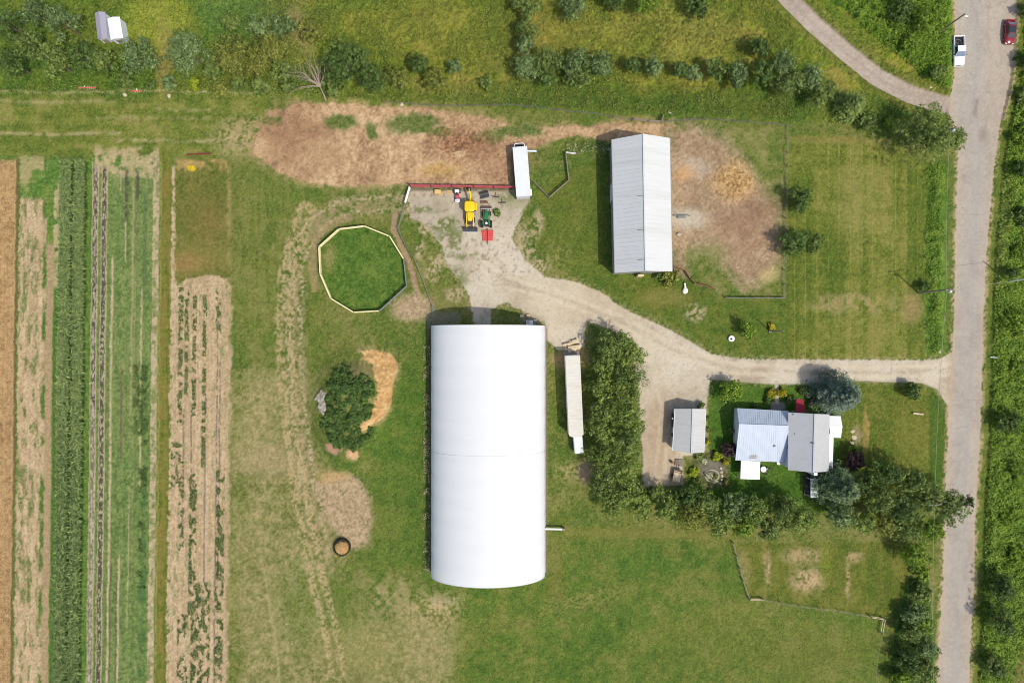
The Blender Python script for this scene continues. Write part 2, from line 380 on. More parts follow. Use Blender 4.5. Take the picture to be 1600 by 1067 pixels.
over(1 - ss(2.5, 5.5, pth), (158, 134, 104)); over(ell(645, 480, 32, 20, .5) * .9, mixc([(166, 142, 110), (186, 160, 128)], st(n3)))
# ---- earth mound with sand and rubble
sandp = [(568, 549.7), (585, 548.7), (611, 556), (618.6, 567.5), (619.5, 580.6), (613, 595.5), (609, 620), (609, 635), (600, 650), (585, 659), (570, 669.5), (566, 665), (585, 650), (586.7, 635), (594, 620), (592, 592), (583, 567.5), (572, 560)]
sandd = sdf(ex + (n3 - .5) * 4, ey, sandp); sandm = ss(-3.5, -.5, sandd)
over(ss(-14, 4, sandd + (n8 - .5) * 10) * .75 * st(n3 * .6 + n8 * .4, .35, .6), (172, 148, 104))
over(sandm, mixc([(182, 144, 92), (202, 162, 106), (210, 178, 126)], st(n8 * .6 + n3 * .4)))
rub = sdf(ex, ey, [(493, 623), (505, 607), (514, 612), (512, 625), (516, 640), (510, 647), (502, 640), (500, 628)]); rubm = ss(-1, 1, rub)
over(rubm, mixc([(170, 160, 140), (204, 192, 170)], st(n3)))
over(ell(522, 698, 13, 9, .3), (176, 138, 110)); over(ell(552, 706, 9, 8, .3), (196, 158, 118)); over(ell(560, 580, 28, 14, .6) * .6, (120, 104, 76))
mh = np.exp(-(((PX - 548) / 48) ** 2 + ((PY - 632) / 72) ** 2) ** 1.5)
H += mh * (1.6 + n20 * 1.3 + n8 * .9 + n3 * .2) + sandm * n8 * .3 + rubm * (.25 + n3 * .35)
# ---- west paddock of bare earth
padW = [(398, 238), (406, 196), (420, 176), (470, 160), (560, 164), (690, 172), (760, 184), (812, 196), (880, 200), (960, 192), (1010, 192), (1060, 200), (1075, 225), (1040, 224), (960, 218), (900, 214), (850, 222), (830, 235), (802, 240), (802, 291), (640, 289), (560, 291), (480, 287), (432, 270)]
pw = sdf(jx, jy, padW); pwm = ss(-3, 3, pw)
ecol = mixc([(144, 114, 84), (170, 138, 103), (188, 156, 117), (202, 172, 132)], st(n20 * .4 + n8 * .3 + n3 * .3, .3, .7))
over(pwm, ecol)
over(ss(-14, 0, pw) * (1 - pwm) * .6 * st(n8, .4, .6), (170, 146, 100))
for (cx, cy, rx, ry) in ((534, 193, 26, 13), (645, 196, 40, 16), (690, 208, 22, 9), (765, 216, 26, 11), (805, 205, 40, 10), (582, 205, 9, 14), (420, 190, 22, 8)):
    over(ell(cx, cy, rx, ry, .35) * .9 * pwm, mixc([(74, 110, 50), (110, 120, 66)], st(n3 * .6 + n8 * .4)))
over(ell(455, 205, 45, 28, .7) * st(n3 * .5 + n8 * .5, .35, .6) * .7, (138, 98, 72)); over(ell(722, 226, 45, 26, .6) * .75, mixc([(118, 80, 56), (166, 120, 86)], st(n3)))
over(ell(470, 240, 60, 30, .7) * st(n3, .45, .65) * .6, (142, 102, 76)); over(ell(780, 250, 50, 25, .8) * .5, (150, 110, 84))
over(ell(718, 242, 12, 7, .5) * .8, (206, 176, 134)); over(ell(690, 266, 32, 10, .7) * .6, (186, 150, 84))
H += pwm * (n8 * .12 + n3 * .05) + ell(722, 226, 45, 26, .6) * n3 * .35
# ---- east paddock
padE = [(1040, 206), (1085, 200), (1130, 218), (1160, 255), (1185, 290), (1212, 330), (1220, 395), (1205, 430), (1165, 445), (1130, 415), (1100, 392), (1075, 385), (1064, 425), (1050, 425), (1046, 300)]
over(pol([(1035, 200), (1228, 200), (1226, 465), (1130, 465), (1070, 420), (1045, 420)], 3, ex, ey) * .8, mixc([(84, 112, 50), (112, 122, 62), (134, 130, 78)], st(n20 * .5 + n8 * .5, .35, .65)))
pe = sdf(jx + (n20 - .5) * 14, jy, padE); pem = ss(-5, 5, pe)
pes = ss(-22, 16, pe + (n8 - .5) * 16 + (n3 - .5) * 10)
over(pes, mixc([(142, 118, 90), (163, 138, 108), (182, 158, 126)], st(n20 * .4 + n8 * .3 + n3 * .3)))
over(ell(1085, 262, 26, 14, .7) * .6, (188, 172, 150)); over(ell(1075, 342, 30, 16, .6) * .8, (196, 184, 164)); over(ell(1070, 270, 15, 12, .7) * .6, (206, 158, 104))
over(ell(1145, 285, 28, 27, .7), mixc([(180, 142, 92), (206, 168, 112), (222, 188, 132)], st(n3)))
H += ell(1145, 285, 28, 27, .5) * (.2 + n3 * .5)
over(ell(1170, 330, 50, 30, .8) * .45, (140, 108, 86)); over(ell(1160, 375, 45, 30, .8) * .4, (150, 116, 92))
over(ell(1110, 395, 26, 18, .7) * .6, (122, 132, 70)); over(ell(1200, 430, 14, 12, .7) * .6, (196, 176, 120))
# ---- lawns
lawnE = pol([(1232, 212), (1300, 214), (1380, 216), (1420, 240), (1449, 256), (1449, 440), (1442, 560), (1235, 562), (1228, 470)], 3, ex, ey)
stripes = fbm(PX, PY * .02, 12, 3, 23); weave = fbm(PX * .2, PY, 7, 2, 24)
over(lawnE, mixc([(84, 106, 40), (102, 116, 48), (120, 126, 58), (134, 130, 66)], st(n20 * .25 + n60 * .25 + n3 * .12 + stripes * .26 + weave * .12, .36, .66)))
over(lawnE * (np.abs(((PX - 1233) % 17.5) - 8) < .8) * st(n20b, .35, .6) * .4, (156, 146, 82))
over(lawnE * ell(1330, 475, 70, 16, .6) * st(n8, .35, .6) * .55, (176, 150, 108)); over(lawnE * ell(1425, 480, 14, 22, .7) * .6, (172, 142, 98))
over(lawnE * ell(1310, 218, 75, 6, .8) * .5, (150, 126, 74)); over(lawnE * ell(1330, 330, 30, 50, .9) * .35, (146, 138, 80))
over(pol([(830, 310), (860, 280), (955, 240), (960, 430), (1050, 430), (1130, 470), (1230, 470), (1232, 560), (1130, 550), (1060, 510), (990, 470), (900, 430), (820, 400), (808, 350)], 4), mixc([(78, 104, 40), (92, 112, 46), (108, 118, 54)], st(n20 * .5 + n8 * .5)))
over(ell(870, 400, 22, 25, .8) * .5 * st(n3), (150, 138, 86)); over(ell(1040, 465, 40, 14, .7) * .5, (140, 124, 68)); over(ell(900, 330, 40, 30, .8) * .4, (112, 118, 56))
over(ell(1085, 488, 16, 12, .7) * st(n3, .4, .6) * .8, (182, 162, 130))
over(pol([(1106, 596), (1310, 600), (1310, 800), (1090, 800), (1070, 760), (1100, 700)], 2, ex, ey), mixc([(64, 100, 34), (78, 112, 42), (92, 120, 50)], st(n8 * .5 + n20 * .5)))
lawnF = pol([(1310, 600), (1440, 600), (1462, 612), (1476, 632), (1478, 760), (1310, 800)], 2, ex, ey)
over(lawnF, mixc([(80, 104, 38), (98, 112, 46), (116, 120, 56)], st(n20 * .4 + stripes * .3 + n3 * .3)))
over(lawnF * ell(1352, 672, 4, 35, .6) * .7, (172, 142, 84)); over(lawnF * ell(1425, 670, 30, 50, .8) * .4, (134, 126, 60)); over(lawnF * ss(1450, 1454, PX) * .7, (72, 104, 40))
south = pol([(700, 850), (860, 830), (950, 838), (1145, 852), (1172, 936), (1380, 968), (1376, 1400), (640, 1400), (700, 960)], 34) * ss(-30, 60, PX - 690 - (n20 - .5) * 60)
over(south, mixc([(72, 102, 40), (86, 112, 46), (98, 118, 52), (116, 122, 62)], st(n20 * .4 + n60 * .3 + n8 * .3, .32, .68)))
over(ell(920, 935, 70, 14, .9, y=jy + (PX - 920) * .25) * .5 * st(n3, .4, .6), (150, 138, 84)); over(ell(1130, 960, 90, 18, .9, y=jy + (PX - 1130) * .35) * .4, (120, 124, 60))
over(ell(1010, 880, 90, 14, .9) * .4, (74, 112, 46)); over(ell(1270, 1030, 70, 40, .9) * .4, (118, 116, 60)); over(box(855, 880, 840, 940, 8) * .5, (126, 118, 62))
over(box(880, 1150, 826, 840, 5, jx, PY - (PX - 1000) * .02) * .6, (128, 122, 62))
over(south * ss(.5, .66, n20b * .6 + n8 * .4) * .5, (122, 124, 66)); over(south * ell(1180, 1010, 160, 40, .9, y=jy + (PX - 1180) * .1) * .35, (118, 120, 60)); over(south * (np.abs(((PX * .97 + PY * .25) % 34) - 17) < 3) * st(n20, .45, .6) * .3, (112, 128, 62))
lawnS = pol([(1146, 850), (1420, 845), (1425, 905), (1385, 966), (1172, 934)], 3, ex, ey)
over(lawnS, mixc([(82, 104, 40), (102, 112, 48), (122, 120, 56)], st(n20 * .5 + n8 * .3 + stripes * .2)))
for a in ((1262, 906, 24, 18, .9), (1255, 868, 30, 12, .6), (1200, 885, 5, 26, .8), (1335, 870, 14, 8, .6), (1325, 905, 3, 30, .6), (1160, 890, 12, 30, .3)):
    over(lawnS * ell(*a[:4], .6) * a[4] * st(n3 * .5 + n8 * .5, .3, .55), (186, 158, 120))
over(lawnS * ell(1290, 880, 8, 30, .8) * .5, (116, 132, 50))
# strips beside the road
ra = np.array([-2000, 0, 100, 140, 150, 190, 200, 250, 400, 500, 545, 640, 700, 800, 900, 1000, 1067, 2000]); rl = np.array([1500, 1490, 1492, 1487, 1484, 1484, 1497, 1496, 1492, 1490, 1488, 1482, 1480, 1475, 1473, 1467, 1464, 1404]); rr_ = np.array([1750, 1588, 1582, 1576, 1573, 1564, 1562, 1555, 1541, 1537, 1536, 1533, 1531, 1524, 1522, 1518, 1514, 1456])
RL = np.interp(PY, ra, rl); RR = np.interp(PY, ra, rr_)
vergeE = ss(-2, 2, PX - RR); over(vergeE, mixc([(84, 108, 44), (104, 120, 52), (122, 130, 66)], st(n8 * .5 + n20 * .5)))
weedE = ss(-5, 9, jx - (RR + 15 + (n60 - .5) * 12)); over(weedE, mixc([(56, 92, 30), (80, 116, 42), (104, 132, 54)], st(n8 * .6 + n3 * .4))); H += weedE * (n8 * .8 + n3 * .25)
over(pol([(1575, 1120), (1580, 1040), (1600, 1005), (1640, 980), (1900, 900), (1900, 1120)], 3), (190, 160, 110))
over(vergeE * (1 - ss(4, 10, np.abs(PX - (RR + 22)))) * ss(260, 300, PY) * (1 - ss(430, 470, PY)) * .6, (150, 142, 92))
stripW = pol([(1447, 258), (1480, 258), (1480, 420), (1478, 552), (1446, 556), (1444, 440)], 2, ex, ey); over(stripW, mixc([(70, 106, 38), (92, 124, 50), (112, 136, 62)], st(n8))); H += ss(0, 14, sdf(jx, jy, [(1447, 258), (1478, 258), (1478, 420), (1474, 552), (1448, 554), (1444, 440)])) * (n8 * .6 + n3 * .2)
wedge = pol([(1275, -40), (1300, 0), (1345, 40), (1400, 85), (1452, 128), (1480, 146), (1484, 130), (1482, -40)], 2, ex, ey); over(wedge, mixc([(70, 112, 38), (96, 132, 48), (118, 146, 62)], st(n8 * .6 + n3 * .4))); H += wedge * (n8 * .8 + n3 * .25)
laneV = pdist(PX, PY, [(1130, -120), (1232, 0), (1270, 38), (1320, 82), (1370, 122), (1420, 148), (1470, 166)]); over((1 - ss(24, 30, laneV)), mixc([(96, 112, 46), (118, 122, 56)], st(n8)))
stripS = pol([(1418, 905), (1450, 900), (1458, 1000), (1450, 1400), (1380, 1400), (1395, 1000)], 2, ex, ey); over(stripS, mixc([(62, 96, 34), (86, 114, 48)], st(n8))); H += stripS * (n8 * .6)
# ---- gravel yard and driveway
drv = [(640, 296), (800, 296), (828, 312), (812, 340), (800, 372), (822, 408), (850, 434), (895, 440), (935, 452), (985, 488), (1040, 512), (1080, 534), (1110, 553), (1160, 561), (1300, 562), (1440, 563), (1470, 561), (1490, 548), (1500, 600), (1486, 640), (1477, 628), (1464, 608), (1440, 598), (1340, 595), (1250, 600), (1200, 600), (1160, 597), (1110, 592), (1103, 640), (1103, 710), (1066, 712), (1068, 757), (1006, 760), (1000, 640), (990, 530), (915, 500), (912, 545), (872, 545), (851, 530), (851, 505), (828, 492), (790, 474), (768, 484), (766, 512), (742, 512), (738, 478), (722, 440), (700, 418), (690, 385), (668, 352), (640, 340)]
dsd = sdf(PX + (n8 - .5) * 8 * (PX < 1000) + (n3 - .5) * 4, PY + (n20b - .5) * 10 * (PX < 1000) + (n3 - .5) * 3, drv); drm = ss(-1.5, 1.5, dsd)
over(ss(-10, 0, dsd) * (1 - drm) * .4 * st(n3, .4, .6), (164, 148, 110))
gr = mixc([(172, 158, 136), (190, 175, 152), (203, 190, 167), (210, 200, 180)], st(n60 * .3 + n20 * .4 + n3 * .3, .32, .68))
over(drm, gr)
over(drm * ell(900, 470, 80, 40, .9) * .5, (204, 186, 154)); over(drm * (1 - ss(0, 60, np.abs(PY - 320))) * (PX < 830) * .55, mixc([(160, 148, 124), (182, 170, 146)], st(n8)))
over(drm * ell(1030, 690, 26, 70, .6) * .5, (180, 154, 122)); over(drm * ell(1080, 640, 20, 25, .6) * .3, (170, 164, 150)); over(drm * ell(955, 585, 60, 20, .8) * .3, (176, 168, 150))
over(drm * (1 - ss(1, 4, np.abs(pdist(PX, PY, [(850, 470), (980, 520), (1080, 560), (1160, 580), (1480, 580)]) - 7))) * .35, (208, 190, 160))
tk = pdist(PX + (n20 - .5) * 6, PY + (n20b - .5) * 6, [(735, 400), (790, 440), (880, 466), (965, 500), (1050, 545), (1130, 574), (1250, 581), (1420, 581), (1500, 575)])
over(drm * (1 - ss(1.5, 4.5, np.abs(tk - 7.5))) * .55 * st(n8, .25, .55), (216, 202, 176)); over(drm * (1 - ss(1, 3, tk)) * .35 * st(n8, .3, .6), (164, 150, 120))
tk2 = pdist(PX + (n20 - .5) * 8, PY, [(980, 520), (1030, 570), (1040, 640), (1030, 740)]); over(drm * (1 - ss(1.5, 4.5, np.abs(tk2 - 7))) * .45 * st(n8, .25, .55), (212, 196, 168))
over(drm * st(n3, .68, .8) * .35, (130, 114, 92))
for a in ((735, 400, 24, 8), (700, 345, 14, 8), (660, 330, 24, 6), (705, 372, 26, 26), (688, 352, 18, 10), (712, 438, 22, 22)):
    over(drm * ell(*a, .5) * .8 * st(n8 * .6 + n3 * .4, .4, .55), (98, 116, 56))
for a in ((668, 358, 12, 8), (656, 390, 7, 14), (690, 408, 18, 10), (676, 425, 10, 14), (672, 340, 20, 6), (712, 462, 14, 10), (820, 380, 14, 30), (845, 415, 16, 14), (822, 455, 18, 12), (790, 470, 18, 8), (840, 350, 10, 20)):
    over((1 - drm) * ell(*a, .6) * .8 * st(n3 * .5 + n8 * .5, .4, .56), (182, 162, 128))
over(box(641, 802, 293.5, 299, 1.5) * .75, (98, 94, 74)); over(ell(800, 308, 26, 10, .7) * .8 * st(n3 * .5 + n8 * .5, .42, .56), (104, 116, 64)); over(drm * st(fbm(PX, PY, 5, 2, 27), .66, .76) * .5 * (PY < 440) * (PX < 840), (128, 104, 82))
over(ell(806, 318, 22, 10, .7) * .5, (150, 148, 110))
# patio, paths, beds by the house
over(box(1204, 1227, 628, 642, 1, PX, PY), (142, 138, 132)); over(1 - ss(2, 4, pdist(PX, PY, [(1213, 598), (1214, 628)])), (190, 176, 154))
over(pol([(1078, 722), (1090, 706), (1130, 704), (1141, 720), (1138, 760), (1100, 764)], 2, ex, ey), mixc([(84, 92, 52), (112, 112, 74)], st(n3)))
over(ell(1112, 735, 18, 14, .4) * .8, (128, 122, 112)); over(box(1099, 1106, 640, 708, 2) * st(n3), (150, 150, 80)); over(ell(1340, 680, 6, 16, .5) * .7, (160, 140, 106))
over(box(851, 856, 512, 895, 1, PX, PY) * .7, (130, 118, 100)); over(box(666, 676, 505, 895, 1.5, PX, PY) * .6, (96, 92, 76))  # gravel east of the white barn; west strip is its shadow, painted dark
over(pol([(668, 482), (720, 490), (715, 512), (668, 515)], 2) * .5, (150, 140, 124)); over(ell(830, 500, 20, 10, .5) * .5, (170, 150, 128))
over(ell(915, 735, 10, 16, .6) * .8, (170, 146, 118)); over(ell(888, 735, 18, 14, .9) * .5 * st(n3, .45, .6), (180, 158, 116)); over(ell(890, 560, 24, 14, .7) * .7, (196, 160, 120))
# ---- lane and road
lcl = [(1130, -120), (1232, 0), (1270, 38), (1320, 82), (1370, 122), (1420, 148), (1470, 164), (1520, 172)]
ld = pdist(PX + (n3 - .5) * 2, PY + (n3 - .5) * 2, lcl); lm = 1 - ss(13, 15.5, ld)
roadc = mixc([(166, 154, 140), (178, 167, 152), (186, 174, 158)], st(n20 * .4 + n3 * .3 + n60 * .3))
over(lm, mixc([(164, 150, 134), (178, 162, 146), (186, 172, 156)], st(n20 * .5 + n3 * .5))); over(lm * (1 - ss(1, 4, ld)) * .4, (162, 148, 138))
je = (n3 - .5) * 3 + (n8 - .5) * 4
rm = ss(-1, 1, PX - RL + je) * ss(-1, 1, RR - PX + je)
over(rm, roadc)
mid = (RL + np.minimum(RR, RL + 60)) / 2
over(rm * np.exp(-((PX - mid - 2) / 9) ** 2) * .4, (168, 163, 156)); over(rm * (1 - ss(0, 9, PX - RL + je)) * .75, (190, 170, 144)); over(rm * (1 - ss(0, 6, RR - PX + je)) * .8, (192, 170, 142))
for o_ in (-8, 8): over(rm * np.exp(-((PX - mid + o_ + 2 + (n60b - .5) * 3) / 2.6) ** 2) * .45, (168, 162, 154))
over(rm * ss(1536, 1560, PX) * (1 - ss(180, 220, PY)) * .5, (188, 172, 152)); over(rm * ell(1524, 170, 4, 14, .5) * .7, (140, 128, 118)); over(rm * ell(1537, 212, 8, 10, .7) * .5, (140, 122, 110)); over(rm * ss(.62, .75, fbm(PX, PY * .3, 12, 3, 22)) * .3, (160, 146, 132))
crk = np.abs(fbm(PX, PY, 34, 3, 28) - .5); over(rm * (1 - ss(.003, .009, crk)) * .35 * st(n60, .4, .6), (128, 118, 108)); over(rm * (1 - ss(0, .8, np.abs(((PY + (n20 - .5) * 10) % 96) - 48))) * .3, (140, 130, 120)); over(rm * ell(1512, 470, 7, 22, .3) * .35, (158, 152, 146)); over(rm * ell(1500, 690, 6, 16, .3) * .3, (156, 150, 144)); over(rm * ell(1504, 930, 8, 26, .3) * .3, (192, 184, 172))
over((1 - rm) * ss(-7, -2, np.minimum(PX - RL, RR - PX)) * st(n3 * .5 + n8 * .5, .4, .56) * .8 * (1 - lm), (180, 158, 122))
rm = np.maximum(rm, 0)
# vegetation hue: deeper and yellower than bare earth
vg = (ss(.95, 1.25, COL[..., 1] / (COL[..., 0] + 1e-4)) * (1 - .6 * bed))[..., None]; COL *= 1 - vg * np.array([.05, .09, .24], np.float32)
# global grain of soil and turf
g = 1 + (rng.normal(0, 1, PX.shape) * (.08 + .12 * vg[..., 0] + .1 * meadow)).astype(np.float32); flat = np.maximum.reduce([rm, lm, drm]); COL *= (1 + (g - 1 + (n3 - .5) * .3) * (1 - .75 * flat))[..., None]
H = H * (1 - flat) + (1 - flat) * (n3 * .05 + n8 * .06); far = np.maximum(np.abs(GX) / 110, np.abs(GY) / 80); H *= 1 - ss(1, 1.6, far)
V = np.stack([GX, GY, H], -1).reshape(-1, 3); ny, nx = PX.shape
idx = np.arange(ny * nx, dtype=np.int32).reshape(ny, nx)
Q = np.stack([idx[:-1, :-1], idx[:-1, 1:], idx[1:, 1:], idx[1:, :-1]], -1).reshape(-1, 4)
CA = np.concatenate([np.clip(COL, .005, .85), np.ones(PX.shape + (1,), np.float32)], -1).reshape(-1, 4)
tag(npmesh('ground', V, Q, groundmat('turf', .3, .5), None, [('col', 'FLOAT_COLOR', 'POINT', CA)], True), kind='structure')
used = np.zeros(PX.shape, bool)
def sheet(name, m, material, lift=.004):
    """a sheet 4 mm above the ground, cut from the same grid so its edge is as ragged as its mask"""
    global used
    k = (m > .5) & ~used; used |= k
    fm = (k[:-1, :-1] & k[:-1, 1:] & k[1:, 1:] & k[1:, :-1]).ravel()
    q = Q[fm]; u, inv = np.unique(q, return_inverse=True)
    v = V[u].copy(); v[:, 2] += lift
    return tag(npmesh(name, v, inv.reshape(-1, 4), material, None, [('col', 'FLOAT_COLOR', 'POINT', CA[u])], True), kind='structure')
gm_r = groundmat('worn asphalt', .04, .04, 2.5, 14); gm_g = groundmat('gravel', .08, .1, 2.2, 12); gm_d = groundmat('trodden earth', .14, .35, 1.8, 8)
sheet('road', rm, gm_r); sheet('lane', lm, gm_r); sheet('driveway', drm, gm_g)
sheet('paddock_earth', np.maximum(pwm, pem), gm_d); sheet('field_soil', np.maximum(soil_a, plot), gm_d); sheet('stubble_field', wheat, gm_d); sheet('sand_heap', np.maximum(sandm, rubm), gm_d)
def gz(x, y):
    i = np.clip(np.searchsorted(XS, x) - 1, 0, nx - 2); j = np.clip(np.searchsorted(YS, y) - 1, 0, ny - 2)
    return H[j, i]
# ------------------------------------------------------------------ foliage
def leafquads(P, Nrm, size, asp=.62, rs=None):
    """P centres, Nrm normals, size array -> verts, faces of bent leaf quads"""
    n = len(P); rs = rs or rng
    Nrm = Nrm / (np.linalg.norm(Nrm, axis=1, keepdims=True) + 1e-6)
    t = rs.normal(size=(n, 3)); t -= Nrm * (t * Nrm).sum(1, keepdims=True); t /= np.linalg.norm(t, axis=1, keepdims=True) + 1e-6
    b = np.cross(Nrm, t); s = size[:, None]
    v = np.stack([P - t * s * .5, P - b * s * asp * .5 + Nrm * s * .12, P + t * s * .5, P + b * s * asp * .5 + Nrm * s * .12], 1).reshape(-1, 3)
    return v, np.arange(4 * n, dtype=np.int32).reshape(-1, 4)
LM = {
 'green': leafmat('broad leaf', (66, 90, 40), (156, 174, 90)), 'dark': leafmat('dark leaf', (48, 72, 30), (126, 152, 76)),
 'grey': leafmat('grey green leaf', (72, 96, 52), (160, 182, 116)), 'olive': leafmat('olive leaf', (88, 102, 40), (172, 174, 84)),
 'hedge': leafmat('hedgerow leaf', (70, 94, 36), (172, 190, 94)), 'bright': leafmat('bright leaf', (80, 116, 30), (160, 182, 66)),
 'lime': leafmat('lime leaf', (120, 140, 30), (186, 200, 60)), 'blue': leafmat('blue spruce needle', (48, 66, 55), (124, 142, 118), .1),
 'spruce': leafmat('spruce needle', (50, 70, 42), (128, 150, 100), .1), 'purple': leafmat('purple leaf', (52, 36, 38), (104, 82, 80)),
 'yellow': leafmat('yellow leaf', (140, 136, 34), (220, 206, 66)), 'flower': leafmat('white blossom', (176, 172, 128), (232, 228, 198)),
 'corn': leafmat('corn leaf', (46, 84, 34), (178, 192, 118)), 'straw': leafmat('straw', (150, 118, 72), (224, 190, 130), .1),
 'meadow': leafmat('meadow grass', (88, 110, 42), (170, 170, 86)), 'turf': leafmat('short grass', (78, 110, 44), (140, 160, 80)), 'pale': leafmat('pale weed', (110, 116, 72), (206, 196, 150)),
 'wheat': leafmat('wheat straw', (180, 148, 100), (226, 196, 144), .1), 'vine': leafmat('mound weed', (58, 88, 38), (118, 146, 74)),
 'film': leafmat('dung', (80, 56, 40), (120, 88, 66), 0)}
bark = mat('bark', (104, 90, 74), .9, var=.25, sc=6, bump=.5); deadbark = mat('dead wood', (156, 138, 126), .85, var=.15, sc=6, bump=.3)
def crown_pts(r, h0, h1, n, rs, nl=None, flat=1.0, dens=1.0):
    """big lumps carry twig clumps, every clump carries leaves; sparse inner leaves close the gaps"""
    nl = nl or int(np.clip(6 + r * 3.2, 7, 26)); hz = (h1 - h0) / 2; cz = (h0 + h1) / 2
    nl = int(min(nl * max(1, (.62 * r / hz) ** 1.6), 48)); d = rs.normal(size=(nl, 3)); d /= np.linalg.norm(d, axis=1, keepdims=True); d[:, 2] = np.abs(d[:, 2]) * 1.1 - .32
    k = rs.uniform(.35, .8, (nl, 1)); c = d * k * np.array([r, r, hz]) + np.array([0, 0, cz])
    lr = rs.uniform(.28, .5, nl) * r; lr = np.minimum(lr, hz * .8)
    edge = np.linalg.norm(c[:, :2], axis=1) + lr; over_ = np.maximum(edge - r * rs.uniform(.95, 1.14, nl), 0); lr = np.maximum(lr - over_, .18 * r)
    cr = float(np.clip(.085 * r + .12, .15, .42)); K = int(3.1 * r * r / cr ** 2 * .62 * dens) + 8
    w = lr ** 2 / (lr ** 2).sum(); i = rs.choice(nl, K, p=w)
    dd = rs.normal(size=(K, 3)); dd[:, 2] += .4; dd /= np.linalg.norm(dd, axis=1, keepdims=True)
    cc = c[i] + dd * lr[i, None] * np.clip(rs.normal(.95, .13, (K, 1)), .5, 1.25) * np.array([1, 1, .85])
    m = 13; e = rs.normal(size=(K, m, 3)); e /= np.linalg.norm(e, axis=2, keepdims=True); e *= rs.uniform(.45, 1.15, (K, m, 1))
    P = (cc[:, None] + e * cr * np.array([1, 1, .8])).reshape(-1, 3); N_ = (e * .75 + dd[:, None] * .5 + rs.normal(size=(K, m, 3)) * .3).reshape(-1, 3)
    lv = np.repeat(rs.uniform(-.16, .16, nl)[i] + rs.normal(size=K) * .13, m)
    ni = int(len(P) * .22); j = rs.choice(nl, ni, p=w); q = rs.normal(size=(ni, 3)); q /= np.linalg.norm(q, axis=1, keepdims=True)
    P = np.concatenate([P, c[j] + q * lr[j, None] * rs.uniform(.1, .75, (ni, 1))]); N_ = np.concatenate([N_, q + np.array([0, 0, .6])]); lv = np.concatenate([lv, np.full(ni, -.25)])  # inner leaves take a darker colour: painted shade inside the crown
    return P, N_, lv
def spruce_pts(r, h, n, rs):
    P = []; N_ = []; lv = []
    lay = int(9 + h); per = max(n // (lay * 9), 6)
    for a in range(lay):
        t = a / lay; rr = r * (1 - t ** 1.7) ** .75 * rs.uniform(.86, 1.06) + .1; z = h * (.1 + .88 * t)
        nb = int(7 + 5 * (1 - t)); a0 = rs.uniform(0, 6.28)
        for b in range(nb):
            an = a0 + b / nb * 6.283 + rs.normal() * .12; L_ = rr * rs.uniform(.75, 1.08); q = np.sqrt(rs.uniform(.03, 1, per)) * L_
            wd = .12 * L_ + .12; s = rs.normal(size=per) * wd * (1 - .5 * q / L_)
            x = np.cos(an) * q - np.sin(an) * s; y = np.sin(an) * q + np.cos(an) * s
            zz = z - q * .28 + (q / L_) ** 2 * .25 * L_ * .6 + rs.normal(size=per) * .1 - np.abs(s) * .3
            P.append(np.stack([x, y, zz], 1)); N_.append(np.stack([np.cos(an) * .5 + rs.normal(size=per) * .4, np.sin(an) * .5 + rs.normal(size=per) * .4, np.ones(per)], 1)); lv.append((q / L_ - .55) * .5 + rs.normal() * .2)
    return np.concatenate(P), np.concatenate(N_), np.concatenate(lv)
TREE_N = [0]
def tree(px, py, rpx, h, kind, label, name='tree', cat='tree', group=None, form='broad', low=.18, dens=1.0):
    TREE_N[0] += 1; rs = np.random.default_rng(1000 + TREE_N[0] + int(px) * 7 + int(py)); rr = random.Random(TREE_N[0])
    x, y = W(px, py, h * .6); r = rpx * S * (1 - h * .5 / CH); t = thing(name, label, cat, (x, y, gz(x, y) - .05), 0, group)
    if form == 'spruce':
        P, N_, lv = spruce_pts(r, h, int(420 * r * r * dens) + 400, rs); ls = rs.uniform(.2, .42, len(P))
    else:
        P, N_, lv = crown_pts(r, h * low, h, 0, rs, dens=dens); n = len(P); ls = rs.uniform(.2, .44, n) * (1 if r > 1.5 else .7)
    P[:, 2] = np.maximum(P[:, 2], .06)
    v, f = leafquads(P, N_, ls, .5 if form == 'spruce' else .66, rs)
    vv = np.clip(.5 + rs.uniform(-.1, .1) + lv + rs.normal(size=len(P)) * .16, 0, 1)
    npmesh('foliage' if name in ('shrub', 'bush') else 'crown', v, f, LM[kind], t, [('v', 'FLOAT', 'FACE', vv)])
    m = MB(); tr = max(.05, r * .055)
    m.tube([(0, 0, -.2), (rr.uniform(-.1, .1), rr.uniform(-.1, .1), h * .3), (rr.uniform(-.15, .15), rr.uniform(-.15, .15), h * .62), (0, 0, h * .9)], [tr * 1.3, tr, tr * .7, tr * .25], 7)
    for k in range(5 if form != 'spruce' else 0):
        a = k * 1.26 + rr.uniform(-.4, .4); z0 = h * rr.uniform(.25, .5); L_ = r * rr.uniform(.5, .8)
        m.tube([(0, 0, z0), (math.cos(a) * L_ * .5, math.sin(a) * L_ * .5, z0 + h * .12), (math.cos(a) * L_, math.sin(a) * L_, z0 + h * .24)], [tr * .5, tr * .35, tr * .12], 5)
    m.build('stem' if name in ('shrub', 'bush') else 'trunk', bark, t, True)
    return t
g1 = 'trees and bushes along the rough meadow'; g2 = 'hedgerow trees between the white barn and the driveway'; g3 = 'trees screening the south side of the house yard'
T = tree
